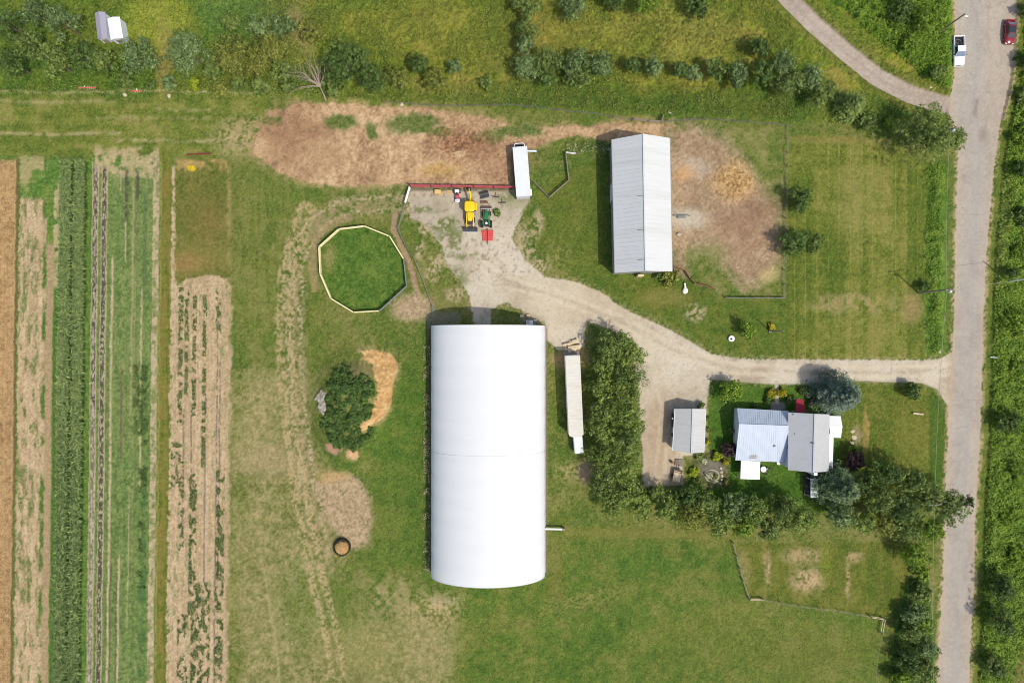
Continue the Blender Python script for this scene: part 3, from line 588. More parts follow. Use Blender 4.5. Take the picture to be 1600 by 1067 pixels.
# dense clump in the top left corner
T(18, 42, 27, 8, 'dark', 'dense dark tree filling the top left corner of the photo', group=g1)
T(58, 22, 26, 8, 'grey', 'grey-green tree at the top edge, second from the left corner', group=g1)
T(52, 70, 28, 8, 'green', 'green tree in the corner clump west of the two small sheds', group=g1)
T(100, 36, 28, 8.5, 'grey', 'pale grey-green round tree just west of the grey shed roof', group=g1)
T(24, 102, 28, 7, 'dark', 'dark tree at the left edge just above the field track', group=g1)
T(88, 98, 28, 7.5, 'green', 'green tree in the middle of the corner clump above the track', group=g1)
T(132, 92, 27, 7.5, 'dark', 'dark tree below the grey shed roof', group=g1)
T(165, 98, 22, 6, 'green', 'green tree directly below the white shed roof', group=g1)
T(217, 91, 31, 6.5, 'grey', 'round grey-green tree standing alone right of the sheds', group=g1, dens=1.2)
T(298, 84, 36, 7, 'grey', 'loose pale grey-green willow-like tree beside the mown clearing', group=g1, dens=1.5)
T(365, 86, 36, 6, 'olive', 'yellow-green tree just east of the pale willow-like tree', group=g1, dens=1.5)
T(424, 84, 33, 5.5, 'olive', 'yellow-green spreading tree west of the bare dead tree', group=g1, dens=1.5)
T(306, 133, 11, 2.2, 'lime', 'small bright lime bush at the edge of the field track', 'bush', 'bush')
T(238, 134, 10, 2, 'dark', 'small dark bush beside the pale debris on the track edge', 'bush', 'bush')
T(372, 132, 14, 2.5, 'green', 'low green bush under the yellow-green trees by the track', 'bush', 'bush')
T(487, 52, 21, 4, 'olive', 'leafy green bush north of the bare dead tree', 'bush', 'bush', g1)
T(540, 98, 42, 7, 'dark', 'large loose dark tree right of the bare dead tree', group=g1, dens=1.2)
T(578, 122, 28, 5.5, 'dark', 'dark low tree at the foot of the large loose tree', group=g1, dens=1.1)
T(518, 138, 18, 3, 'green', 'low bush between the dead tree and the bare paddock', 'bush', 'bush', g1)
T(621, 122, 20, 4, 'olive', 'yellow-green bush just east of the large loose dark tree', 'bush', 'bush', g1)
T(653, 100, 18, 4.5, 'dark', 'round dark bush with a paler sunlit side in the meadow', 'bush', 'bush', g1, dens=1.3)
T(682, 124, 22, 4, 'olive', 'olive-yellow bush just south-east of the round dark bush', 'bush', 'bush', g1)
T(711, 107, 13, 3.2, 'grey', 'small blue-grey bush alone in the yellow meadow grass', 'bush', 'bush', g1, dens=1.2)
T(762, 132, 14, 2, 'green', 'low sprawling green bush in the meadow above the paddock', 'bush', 'bush', g1, dens=.5)
T(824, 10, 26, 5, 'green', 'green tree cut by the top edge, westmost of the top edge row', group=g1)
T(893, 13, 24, 5, 'grey', 'grey-green tree at the top edge above the long yellow grass', group=g1, dens=1.2)
T(960, 6, 18, 4.5, 'dark', 'small dark tree at the top edge between two larger ones', group=g1)
T(1010, 8, 26, 5.5, 'bright', 'bright green tree at the top edge with yellowish leaves', group=g1)
T(1090, 10, 20, 5, 'dark', 'deep green round tree at the top edge, eastmost of its row', group=g1, dens=1.3)
T(824, 48, 20, 4.5, 'green', 'green tree at the north end of the thicket north of the livestock trailer', group=g1)
T(820, 74, 17, 4, 'grey', 'grey-green tree in the thicket, second from its north end', group=g1)
T(822, 112, 27, 5.5, 'grey', 'grey-green tree at the south-west corner of the thicket', group=g1, dens=1.2)
T(856, 96, 27, 6, 'green', 'tall green tree in the middle of the thicket', group=g1, dens=1.2)
T(852, 124, 20, 4.5, 'dark', 'dark tree at the south foot of the thicket', group=g1)
T(897, 98, 24, 5.5, 'grey', 'grey-green tree on the north side of the thicket east end', group=g1, dens=1.2)
T(904, 120, 24, 5, 'green', 'green tree on the south side of the thicket east end', group=g1, dens=1.2)
T(937, 100, 24, 5.5, 'grey', 'grey-green tree at the very east tip of the thicket', group=g1, dens=1.2)
T(988, 103, 14, 4.5, 'dark', 'small round dark bush, west half of a pair in the meadow', 'bush', 'bush', g1, dens=1.4)
T(1019, 107, 17, 4.5, 'grey', 'small grey-green bush, east half of a pair in the meadow', 'bush', 'bush', g1, dens=1.4)
T(1061, 111, 14, 4, 'dark', 'dark round bush at the west end of the row north of the gable barn', 'bush', 'bush', g1, dens=1.4)
T(1084, 114, 14, 4, 'grey', 'grey-green bush next to the west end of the row above the gable barn', 'bush', 'bush', g1, dens=1.4)
T(1117, 111, 20, 5, 'green', 'green tree third from the west in the row above the gable barn', group=g1, dens=1.3)
T(1150, 119, 21, 5, 'grey', 'grey-green tree fourth from the west in the row above the gable barn', group=g1, dens=1.3)
T(1185, 76, 17, 5, 'dark', 'dark round tree standing just north of the long row', group=g1, dens=1.4)
T(1192, 118, 22, 6, 'dark', 'dark tree in the row directly south of the round dark tree', group=g1, dens=1.3)
T(1222, 100, 22, 6.5, 'grey', 'grey-green tree on the lane side of the row, nearest the lane bend', group=g1, dens=1.3)
T(1230, 132, 26, 6.5, 'green', 'broad green tree in the thickest stretch of the row by the lane', group=g1, dens=1.3)
T(1264, 122, 24, 6.5, 'grey', 'grey-green tree in the row close to the lane edge', group=g1, dens=1.3)
T(1284, 148, 24, 6, 'green', 'green tree at the south-east end of the long row', group=g1, dens=1.3)
con = T(1334, 163, 26, 6, 'green', 'dark conifer with bare pale branches beside the lane', form='spruce', dens=.7)
T(1352, 190, 18, 2.5, 'green', 'low green bush at the foot of the dark conifer', 'bush', 'bush')
m = MB()
for a in range(7):
    q = -.3 + a * .38; m.tube([(.2, -.1, 5.2), (math.cos(q) * 1.2, math.sin(q) * 1.2 + .2, 4.6), (math.cos(q) * 2.4, math.sin(q) * 2.4 + .3, 3.9)], [.06, .045, .02], 5)
m.build('bare_branch', mat('lichen wood', (142, 138, 96), .9), con)
T(1392, 195, 13, 2, 'bright', 'low bush between the dark conifer and the big roadside tree', 'bush', 'bush')
T(1448, 210, 50, 9.5, 'green', 'big bright leafy tree at the corner of lane and road', dens=1.15)
T(1490, 216, 23, 7, 'green', 'smaller tree leaning over the road beside the big corner tree')
T(1404, 22, 24, 4, 'dark', 'dark bush in the grassy wedge between lane and road', 'bush', 'bush')
T(1446, 34, 26, 4.5, 'bright', 'bright green bush in the wedge beside the leaning street light', 'bush', 'bush')
T(1420, 66, 18, 2.6, 'bright', 'low bright bush in the wedge west of the white pickup', 'bush', 'bush')
T(1462, 118, 14, 2, 'green', 'low bush at the south tip of the wedge near the junction', 'bush', 'bush')
# lawn trees
T(1249, 310, 22, 4.4, 'dark', 'small round lawn tree by the paddock fence, north of its larger twin', dens=1.3)
lt = T(1243, 377, 27, 4.8, 'dark', 'larger dark lawn tree overhanging the paddock fence', dens=1.3)
T(1272, 381, 18, 3.6, 'green', 'paler green bush grown into the larger lawn tree', 'bush', 'bush', dens=1.2)
T(1167, 513, 16, 3.4, 'bright', 'small bright green tree on the lawn by the white well lid', dens=.9)
T(1445, 448, 11, 2, 'dark', 'dark bush at the foot of the crossarm utility pole', 'bush', 'bush')
T(1425, 611, 15, 3, 'dark', 'round dark conifer bush on the front lawn by the driveway mouth', 'bush', 'bush', form='broad', dens=1.6)
T(1141, 610, 23, 4.2, 'bright', 'leafy green tree at the driveway corner of the house lawn', dens=1.1)
T(1137, 700, 13, 2.6, 'purple', 'dark purple-leaved bush at the west wall of the house', 'bush', 'bush', dens=1.5)
T(1336, 720, 18, 3.8, 'purple', 'purple-leaved tree east of the house', dens=1.4)
T(1330, 702, 10, 2, 'bright', 'small green bush by the stepping stones north of the purple tree', 'bush', 'bush')
T(1320, 617, 39, 10.5, 'blue', 'tall blue spruce overhanging the driveway beside the house', 'spruce_tree', form='spruce', dens=1.1)
T(1097, 634, 6, 1.6, 'dark', 'small dark shrub at the north-east corner of the garage', 'shrub', 'shrub')
T(1205, 614, 8, 1.2, 'yellow', 'yellow-leaved shrub left of the front path', 'shrub', 'shrub', 'yellow shrubs by the front path', dens=1.6)
T(1222, 614, 8, 1.2, 'yellow', 'yellow-leaved shrub right of the front path', 'shrub', 'shrub', 'yellow shrubs by the front path', dens=1.6)
T(1200, 625, 6, 1.1, 'dark', 'dark low shrub under the left yellow shrub', 'shrub', 'shrub')
T(1232, 625, 7, 1.1, 'green', 'green low shrub beside the right yellow shrub', 'shrub', 'shrub')
T(1254, 612, 9, 1.3, 'dark', 'dark shrub between the front path and the blue spruce', 'shrub', 'shrub')
T(1180, 637, 7, 1, 'dark', 'dark shrub against the north wall of the blue-roofed wing', 'shrub', 'shrub')
T(1271, 627, 7, 1.4, 'purple', 'reddish shrub beside the red canopy', 'shrub', 'shrub')
T(1047, 433, 17, 2, 'olive', 'yellow-flecked bush at the south-east corner of the gable barn', 'bush', 'bush', dens=1.4)
T(1031, 434, 9, 1.4, 'green', 'low green bush under the south gable of the barn', 'bush', 'bush')
# hedgerow
hr = [(958, 540, 30, 8.5, 'rounded tree at the north tip of the hedgerow shading the driveway'), (985, 552, 24, 8, 'tree on the driveway side of the hedgerow north tip'), (943, 570, 22, 7, 'tree beside the north end of the long semi-trailer'),
 (980, 588, 30, 8, 'broad hedgerow tree facing the driveway, north of the garage'), (942, 605, 24, 7.5, 'hedgerow tree touching the middle of the semi-trailer roof'), (972, 622, 32, 9, 'tall hedgerow tree level with the garage north wall'),
 (940, 642, 26, 7.5, 'hedgerow tree on the trailer side, level with the garage door'), (982, 655, 30, 8.5, 'wide hedgerow tree level with the middle of the garage'), (946, 676, 26, 8, 'hedgerow tree beside the small white box trailer'),
 (978, 692, 32, 8.5, 'hedgerow tree level with the south gable of the garage'), (944, 712, 24, 7, 'hedgerow tree south of the small white box trailer'), (972, 730, 32, 8.5, 'hedgerow tree facing the tan utility trailer'), (945, 752, 26, 7, 'tree on the west bulge of the hedgerow, low end'),
 (980, 765, 28, 8, 'hedgerow tree at the bend where the two rows meet'), (958, 786, 24, 6.5, 'lowest tree at the south-west corner of the hedgerow')]
for i, (a, b, r_, h_, l_) in enumerate(hr): T(a, b, r_, h_, 'hedge' if i % 3 else 'green', l_, 'hedgerow_tree', 'tree', g2, dens=1.25)
sr = [(1002, 788, 24, 6, 'hedge', 'small tree just east of the hedgerow bend'), (1028, 770, 20, 5, 'green', 'dark-shaded tree at the dead end of the parking strip'), (1045, 796, 26, 6.5, 'hedge', 'tree south of the tan utility trailer'),
 (1072, 774, 24, 5.5, 'dark', 'dark tree south-west of the round flower bed'), (1082, 806, 26, 6.5, 'olive', 'yellowish tree south of the round flower bed, meadow side'), (1108, 786, 27, 6, 'green', 'green tree close below the flower bed stones'),
 (1124, 815, 25, 6.5, 'hedge', 'tree above the leaning rail by the south field'), (1146, 792, 26, 6, 'grey', 'grey-green tree south of the white porch roof'), (1160, 822, 22, 6, 'bright', 'bright yellow-green tree at the field edge of the south row'),
 (1182, 798, 28, 8, 'hedge', 'tree south of the house lawn shade, west of the round end tree'), (1205, 822, 24, 6.5, 'green', 'green tree on the field side of the south row near its east end'), (1222, 796, 30, 8, 'green', 'tall tree shading the back lawn below the house'), (1250, 808, 34, 8, 'hedge', 'large rounded tree ending the south row beside the gap')]
for a, b, r_, h_, k_, l_ in sr: T(a, b, r_, h_, k_, l_, 'tree', 'tree', g3, dens=1.25)
T(1318, 764, 41, 10, 'spruce', 'large grey-green spruce at the south-east corner of the house', 'spruce_tree', form='spruce', dens=1.1)
er = [(1352, 752, 22, 8, 'dark', 'dark tree behind the large spruce on its road side'), (1384, 738, 26, 9, 'dark', 'dark tree shading the front lawn, north edge of the corner grove'), (1416, 752, 27, 9, 'green', 'green tree in the grove on the front lawn side nearest the road'),
 (1376, 778, 28, 9, 'green', 'tree in the middle of the corner grove'), (1410, 790, 28, 9, 'dark', 'dark tree in the middle of the corner grove, road side'), (1448, 776, 28, 9.5, 'green', 'tree at the road edge with branches over the verge'),
 (1486, 792, 30, 9.5, 'green', 'tree leaning far out over the road'), (1508, 782, 12, 9, 'dark', 'dark branch-like slim tree reaching farthest over the road'), (1310, 806, 26, 7, 'grey', 'grey-green tree below the large spruce'), (1344, 812, 25, 6.5, 'hedge', 'tree on the field side below the corner grove, by the dark gap'),
 (1378, 820, 24, 6, 'olive', 'yellowish low tree at the field side of the corner grove'), (1416, 824, 26, 6.5, 'green', 'low green tree at the field side of the grove near the road'), (1454, 822, 24, 7, 'bright', 'bright tree at the verge south of the overhanging tree')]
for a, b, r_, h_, k_, l_ in er: T(a, b, r_, h_ * 1.12, k_, l_, 'tree', 'tree', 'corner grove between house and road', dens=1.2)
T(1432, 866, 27, 5.5, 'bright', 'round tree on the south lawn corner beside the road strip', dens=1.2)
T(1442, 895, 14, 2.4, 'bright', 'bright low bush just south of the round roadside tree', 'bush', 'bush')
for a, b, r_, h_, k_, l_ in ((1440, 925, 17, 3, 'green', 'bush at the narrow north end of the verge thicket'), (1428, 955, 20, 3.5, 'grey', 'grey-green bush where the verge thicket widens'), (1446, 975, 16, 3, 'bright', 'bright bush on the road side of the verge thicket'), (1424, 990, 22, 4, 'green', 'large bush on the field side of the verge thicket'), (1446, 1010, 18, 3.4, 'grey', 'grey bush on the road side of the verge thicket, lower down'), (1418, 1026, 22, 4, 'dark', 'dark bush in the verge thicket near the bottom edge'), (1442, 1046, 20, 3.5, 'green', 'bush of the verge thicket cut by the bottom edge'), (1404, 1058, 18, 3, 'bright', 'bright bush at the bottom edge beside the field corner')):
    T(a, b, r_, h_, k_, l_, 'bush', 'bush', 'verge thicket bushes', dens=1.2)
# roadside growth on the far side of the road
for a, b, r_, h_, k_, l_ in ((1604, 18, 14, 2.4, 'dark', 'dark bush at the top right corner beside the red car'), (1604, 96, 16, 2.2, 'dark', 'dark bush just south of the red car'), (1600, 152, 18, 1.6, 'green', 'bush right of the junction on the far verge'), (1596, 214, 22, 1.5, 'bright', 'bright bush east of the road, level with the corner tree'), (1594, 268, 15, 2.4, 'dark', 'dark bush on the far verge east of the north lawn'), (1596, 340, 22, 1.6, 'green', 'broad bush on the far verge level with the lawn trees'), (1592, 392, 14, 1.4, 'bright', 'bright bush on the far verge just north of the leaning grey pole'), (1580, 428, 10, 2.4, 'dark', 'small dark bush at the base of the leaning grey pole'), (1586, 506, 24, 1.5, 'bright', 'bush on the far verge south of the leaning grey pole'), (1590, 578, 18, 1.4, 'bright', 'broad bright bush opposite the driveway mouth'), (1572, 660, 23, 2.6, 'dark', 'dark bush on the far verge opposite the front lawn'), (1592, 735, 24, 1.5, 'bright', 'bright bush on the far verge opposite the corner grove'), (1576, 806, 18, 1.4, 'bright', 'bright bush across the road from the overhanging tree'), (1584, 866, 22, 1.5, 'bright', 'bright bush on the far verge south of the overhanging tree'), (1562, 920, 24, 4, 'dark', 'dark bush on the far verge, upper of the dark pair'), (1560, 968, 26, 4.2, 'dark', 'biggest dark bush on the far verge, lower of the dark pair'), (1555, 1040, 20, 3, 'green', 'green bush on the far verge at the bottom edge')):
    T(a, b, r_, h_, k_, l_, 'bush', 'bush', 'bushes on the far road verge', dens=1.1)
for a, b, r_, h_, k_, l_ in ((334, 112, 19, 3, 'green', 'green bush under the pale willow-like tree'), (396, 112, 21, 3, 'olive', 'low yellow-green bush between the two yellow-green trees'), (442, 112, 19, 3, 'green', 'bush just left of the bare dead tree crown'), (268, 130, 13, 2, 'grey', 'small grey-green bush left of the lime bush'), (346, 142, 13, 2, 'olive', 'low bush at the track edge right of the lime bush'), (408, 138, 16, 2.2, 'green', 'low green bush at the track edge below the yellow-green trees'), (452, 138, 14, 2, 'green', 'low bush left of the dead tree trunk'), (196, 128, 15, 2.4, 'green', 'low green bush below the round grey-green tree'), (440, 44, 22, 2.6, 'grey', 'hazy grey-green bush in the meadow above the yellow-green trees'), (404, 40, 20, 2.4, 'grey', 'low grey-green scrub at the top, right of the mown clearing'), (364, 36, 18, 2.4, 'green', 'low scrub at the east edge of the mown clearing')):
    T(a, b, r_, h_, k_, l_, 'bush', 'bush', g1, dens=1.1)
# bare dead tree
x, y = W(510, 158); t = thing('dead_tree', 'bare dead tree with pale twisted branches at the paddock edge', 'tree', (x, y, 0)); m = MB(); m2 = MB(); rr = random.Random(5)
def limb(m, p, d, L_, r_, dep):
    pts = [p]; rad = [r_]; d = Vector(d).normalized()
    for k in range(4):
        d = (d + Vector((rr.uniform(-.22, .22), rr.uniform(-.22, .22), rr.uniform(-.08, .14)))).normalized(); pts.append(Vector(pts[-1]) + d * L_ / 4); rad.append(r_ * (1 - .17 * (k + 1)))
    m.tube(pts, rad, 6)
    if dep:
        for k in range(4):
            q = pts[1 + k % 4]; a = rr.uniform(-1.1, 1.1); nd = (Matrix.Rotation(a, 3, 'Z') @ d + Vector((0, 0, rr.uniform(-.05, .3)))).normalized(); limb(m2, q, nd, L_ * rr.uniform(.5, .75), rad[-1] * .75, dep - 1)
limb(m, Vector((0, 0, -.2)), (-.25, .4, .8), 3.4, .2, 0); top = Vector(m.v[-4])
for d in ((-.9, .9, .35), (-1, .35, .3), (-.1, 1, .4), (.5, .8, .4), (-.6, 1, .5), (-1, -.05, .2), (.15, .9, .6), (-1, .65, .5)): limb(m2, top, d, 3.7, .13, 3 if d[0] < -.5 else 2)
m.build('trunk', deadbark, t, True); m2.build('branches', deadbark, t, True)
# ------------------------------------------------------------------ cover nobody could count
def scatter(name, label, cat, bb, dens, maskf, kind, size=(.15, .35), hgt=(.02, .5), up=1.0, var=.2, name2=None, clump=None):
    x0, y0, x1, y1 = bb; n = int(abs((x1 - x0) * (y1 - y0)) * S * S * dens); px = rng.uniform(x0, x1, n).astype(np.float32); py = rng.uniform(y0, y1, n).astype(np.float32)
    p = maskf(px, py); k = rng.random(n) < p; px = px[k]; py = py[k]; n = len(px)
    x = (px - 800) * S; y = (533.5 - py) * S; cl = fbm(px, py, 9, 3, 2)
    z = gz(x, y) + (rng.uniform(hgt[0], hgt[1], n) * (.4 + 1.2 * cl))
    N_ = np.stack([rng.normal(size=n) * .6, rng.normal(size=n) * .6, np.full(n, up)], 1)
    v, f = leafquads(np.stack([x, y, z], 1), N_, rng.uniform(size[0], size[1], n), .5)
    vv = np.clip(.1 + .75 * cl + rng.normal(size=n) * var, 0, 1)
    return tag(npmesh(name, v, f, LM[kind], None, [('v', 'FLOAT', 'FACE', vv)]), label, cat, None, 'stuff')
pin = lambda poly: (lambda px, py: (sdf(px, py, poly) > 0).astype(float))
def band(a, b, y0, y1, clumpy=None):
    def f(px, py):
        q = px + (py - 500) * .0125; o = ((q > a) & (q < b) & (py > y0) & (py < y1)).astype(float)
        if clumpy: o *= fbm(px * 1.5, py * 1.1, clumpy * .75, 2, 21) > .54
        return o
    return f
scatter('meadow_grass', 'long yellow-green grass of the rough meadow north of the farmyard', 'grass', (420, -25, 1240, 195), 26, lambda px, py: (py < 150 + np.clip((px - 430) / 800, 0, 1) * 36) * (pdist(px, py, lcl) > 26) * (.25 + .75 * (fbm(px, py, 26, 3, 6) > .45)), 'meadow', (.18, .42), (.02, .22), .5)
scatter('thicket_undergrowth', 'low green growth along the fence under the meadow bushes', 'undergrowth', (380, 70, 1420, 205), 14, lambda px, py: ((py > 118 + np.clip((px - 430) / 800, 0, 1) * 25) & (py < 152 + np.clip((px - 430) / 800, 0, 1) * 42) & (pdist(px, py, lcl) > 30)) * .9, 'green', (.15, .35), (.02, .35), .8)
scatter('corner_undergrowth', 'shaded weeds under the trees of the top left corner', 'undergrowth', (-20, -20, 440, 150), 10, lambda px, py: (py > 60) * 1.0 * (fbm(px, py, 30, 3, 3) > .45), 'green', (.15, .35), (.02, .35), .8)
scatter('verge_weeds', 'lush bright weeds on the far side of the road', 'weeds', (1520, -30, 1640, 1110), 42, lambda px, py: (px > np.interp(py, ra, rr_) + 14) * .9, 'bright', (.22, .48), (.02, .6), 1.3)
scatter('wedge_weeds', 'bright weeds filling the wedge between lane and road', 'weeds', (1275, -30, 1490, 150), 42, pin([(1285, -30), (1310, 8), (1350, 48), (1402, 90), (1450, 128), (1476, 142), (1480, -30)]), 'bright', (.2, .42), (.02, .7), .8)
scatter('lawn_edge_weeds', 'tall weeds in the strip between the mown lawn and the road', 'weeds', (1440, 250, 1484, 560), 46, lambda px, py: (sdf(px + (fbm(px, py, 12, 3, 2) - .5) * 22, py, [(1450, 256), (1470, 256), (1470, 420), (1467, 552), (1452, 554), (1447, 440)]) > 0) * .85, 'bright', (.18, .38), (.02, .5), 1.1)
scatter('thicket_weeds', 'weeds under the verge thicket in the bottom right', 'weeds', (1375, 890, 1460, 1110), 40, pin([(1420, 905), (1448, 900), (1455, 1000), (1448, 1110), (1385, 1110), (1397, 1000)]), 'green', (.2, .4), (.02, .6), .8)
rs_ = np.random.default_rng(31); Pm = []; Nm = []; lm_ = []
rubp = [(493, 623), (505, 607), (514, 612), (512, 625), (516, 640), (510, 647), (502, 640), (500, 628)]
while len(Pm) < 190:
    qx, qy = rs_.uniform(498, 600), rs_.uniform(560, 708); ax_, ay_ = np.array([qx]), np.array([qy])
    if ((qx - 548) / 43) ** 2 + ((qy - 638) / 64) ** 2 > 1 or sdf(ax_, ay_, sandp)[0] > -5 or sdf(ax_, ay_, rubp)[0] > -4 or ((qx - 570) / 22) ** 2 + ((qy - 578) / 12) ** 2 < .6: continue
    r0 = rs_.uniform(.4, .95); P, N_, lv = crown_pts(r0, -.1, rs_.uniform(.3, .75), 0, rs_, 5, dens=.8); gx_, gy_ = (qx - 800) * S, (533.5 - qy) * S
    Pm.append(P + np.array([gx_, gy_, float(gz(gx_, gy_))])); Nm.append(N_); lm_.append(lv + rs_.uniform(-.2, .2))
Pm = np.concatenate(Pm); Nm = np.concatenate(Nm); lm_ = np.concatenate(lm_); v_, f_ = leafquads(Pm, Nm, rs_.uniform(.16, .34, len(Pm)), .66, rs_)
tag(npmesh('mound_weeds', v_, f_, LM['vine'], None, [('v', 'FLOAT', 'FACE', np.clip(.5 + lm_ + rs_.normal(size=len(Pm)) * .16, 0, 1))]), 'dark green weeds covering the earth mound beside the sand', 'weeds', None, 'stuff')
scatter('barn_weeds', 'pale flowering weeds along the west side of the white barn', 'weeds', (662, 540, 672, 890), 60, lambda px, py: (fbm(px, py, 10, 2, 4) > .45) * 1.0, 'pale', (.15, .3), (.05, .7), .9)
scatter('blossom_patch', 'white flowering plants beside the gable barn north-west corner', 'flowers', (886, 222, 954, 242), 60, lambda px, py: (np.abs(py - 232 - (n_ := fbm(px, py, 20, 2, 5) - .5) * 8) < 7) * (.12 + .6 * (fbm(px, py, 4, 2, 5) > .62)), 'flower', (.14, .3), (.2, .7), 1)
scatter('blossom_leaves', 'green leaves under the white flowers by the gable barn', 'plants', (884, 222, 954, 243), 50, lambda px, py: (np.abs(py - 232) < 9) * .9, 'green', (.14, .32), (.05, .6), 1)
scatter('stubble', 'ripe straw-coloured grain at the left edge of the photo', 'grain', (-60, 240, 30, 1110), 55, band(-80, 23, 250, 1200), 'wheat', (.12, .3), (.02, .22), .5)
scatter('bean_rows', 'low green vegetable rows between the plastic strips', 'crop', (130, 260, 250, 1110), 20, lambda px, py: ((px + (py - 500) * .0125 > 132) & (px + (py - 500) * .0125 < 236)) * (np.abs(((px + (py - 500) * .0125 - 139.5) % 14.5) - 1) < 3.4) * 1.0, 'turf', (.1, .24), (.02, .3), 1)
scatter('squash_leaves', 'sprawling vegetable plants on the pale sandy plot', 'crop', (268, 440, 362, 1110), 70, lambda px, py: np.maximum.reduce([band(280, 287, 450, 660)(px, py) * (fbm(px, py, 7, 2, 12) > .4), band(290, 296, 455, 640)(px, py) * (fbm(px, py, 7, 2, 13) > .42), band(302, 308, 462, 650)(px, py) * (fbm(px, py, 7, 2, 14) > .42), band(318, 324, 462, 730)(px, py) * (fbm(px, py, 7, 2, 15) > .4), band(338, 346, 455, 520, 9)(px, py) , band(270, 292, 690, 760, 9)(px, py), band(284, 292, 760, 860, 9)(px, py), band(300, 312, 740, 960, 12)(px, py), band(305, 335, 910, 1200, 9)(px, py), band(342, 355, 730, 1200, 13)(px, py), band(284, 300, 960, 1200, 11)(px, py)]), 'vine', (.16, .36), (.03, .35), 1)
scatter('bed_weeds', 'scattered green weeds on the bare sandy bed by the grain', 'weeds', (26, 300, 100, 1110), 26, lambda px, py: np.maximum(band(30, 72, 300, 1200)(px, py) * (fbm(px * 2, py * .5, 12, 3, 15) > .6), band(83, 97, 450, 1200)(px, py) * .8), 'turf', (.12, .28), (.02, .25), 1)
scatter('leafy_row', 'tall dark leafy row along the east edge of the vegetable beds', 'crop', (210, 540, 245, 1110), 60, lambda px, py: np.maximum(band(222, 234, 640, 920, 16)(px, py), band(210, 232, 570, 680, 9)(px, py)), 'dark', (.18, .4), (.05, .6), 1)
scatter('straw_scatter', 'loose golden straw heaped in the east paddock', 'straw', (1112, 252, 1178, 318), 60, lambda px, py: np.clip(1.25 - np.sqrt(((px - 1145) / 27) ** 2 + ((py - 285) / 25) ** 2), 0, 1), 'straw', (.12, .4), (0, .12), .9)
scatter('manure_litter', 'brown bedding litter strewn over the west paddock', 'litter', (400, 165, 800, 288), 9, lambda px, py: np.clip(np.exp(-(((px - 722) / 40) ** 2 + ((py - 226) / 26) ** 2)) + .6 * np.exp(-(((px - 455) / 40) ** 2 + ((py - 205) / 30) ** 2)) + .02, 0, 1), 'film', (.1, .35), (0, .06), 1)
# corn: arching leaves on every stalk
n = 0; Vc = []; vvs = []
for row in (100, 105, 110, 121, 126, 131):
    ys = np.arange(252, 1110, 1.9); ys = ys + rng.normal(size=len(ys)) * .5
    for k in range(6):
        q = row + rng.normal(size=len(ys)) * .5; x0 = (q - (ys - 500) * .0125 - 800) * S; y0 = (533.5 - ys) * S
        a = rng.uniform(0, 6.28, len(ys)); L_ = rng.uniform(.35, .8, len(ys)) * (.75 + .5 * ss(252, 330, ys)); z0 = gz(x0, y0) + rng.uniform(.3, 1.3, len(ys)) ; ca, sa = np.cos(a), np.sin(a); w = .055
        p = [np.stack([x0 + ca * L_ * t - sa * w * s_ * s2, y0 + sa * L_ * t + ca * w * s_ * s2, z0 + dz * L_], 1) for t, dz, s_ in ((0, 0, 1.), (.5, .38, 1.2), (1, .1, .3)) for s2 in (-1, 1)]
        Vc.append(np.stack([p[0], p[1], p[3], p[2]], 1).reshape(-1, 3)); Vc.append(np.stack([p[2], p[3], p[5], p[4]], 1).reshape(-1, 3)); v_ = np.clip(rng.normal(.42, .3, len(ys)) + .12 * (ys < 700), 0, 1); v_ = np.where(rng.random(len(ys)) < .12, 1, v_ * .7); vvs += [v_, np.clip(v_ + .1, 0, 1)]
Vc = np.concatenate(Vc); tag(npmesh('corn', Vc, np.arange(len(Vc)).reshape(-1, 4), LM['corn'], None, [('v', 'FLOAT', 'FACE', np.concatenate(vvs))]), 'tall corn standing in close rows in the strip field', 'corn', None, 'stuff')
SUN_E, SKY_E, EXPO = 3.1, .165, 0.0
# ------------------------------------------------------------------ building materials
M_white = mat('white paint', (236, 236, 234), .45, var=.03, sc=1.2, dirt=(190, 184, 172), dirtamt=.25)
M_twhite = mat('trailer white', (212, 214, 214), .5, var=.04, sc=1.0, dirt=(180, 176, 166), dirtamt=.35)
M_fabric = mat('white fabric', (250, 251, 252), .6, var=.015, sc=.9, stretch=(.2, 1.3, .2), dirt=(236, 240, 244), dirtamt=.35)
nt = M_fabric.node_tree; b_ = nt.nodes['Principled BSDF']; tr = nt.nodes.new('ShaderNodeBsdfTranslucent'); tr.inputs['Color'].default_value = (.97, .98, 1, 1); ms = nt.nodes.new('ShaderNodeMixShader'); ms.inputs[0].default_value = .24
nt.links.new(b_.outputs[0], ms.inputs[1]); nt.links.new(tr.outputs[0], ms.inputs[2]); nt.links.new(ms.outputs[0], nt.nodes['Material Output'].inputs['Surface'])
M_steel = mat('pale galvanised roof', (200, 201, 199), .55, var=.03, sc=1.6, stretch=(.12, 1.2, .12), dirt=(170, 166, 160), dirtamt=.3, spec=.3)
M_steel2 = mat('garage roof sheet', (184, 184, 181), .6, var=.045, sc=2.0, stretch=(.15, 1.2, .15), dirt=(160, 154, 144), dirtamt=.25, spec=.3)
M_blue = mat('pale blue roof sheet', (184, 193, 205), .55, var=.05, sc=2.2, stretch=(1.2, .12, .12), dirt=(160, 174, 188), dirtamt=.3, spec=.3)
M_tan = mat('house shingle', (176, 177, 177), .8, var=.04, sc=2.5, dirt=(168, 160, 148), dirtamt=.35)
M_siding = mat('pale siding', (206, 212, 218), .6, var=.04); M_wall = mat('barn boarding', (150, 146, 140), .8, var=.12, sc=2)
M_conc = mat('concrete', (150, 142, 130), .9, var=.12, sc=3, bump=.2); M_black = mat('black rubber', (32, 32, 33), .8, var=.15)
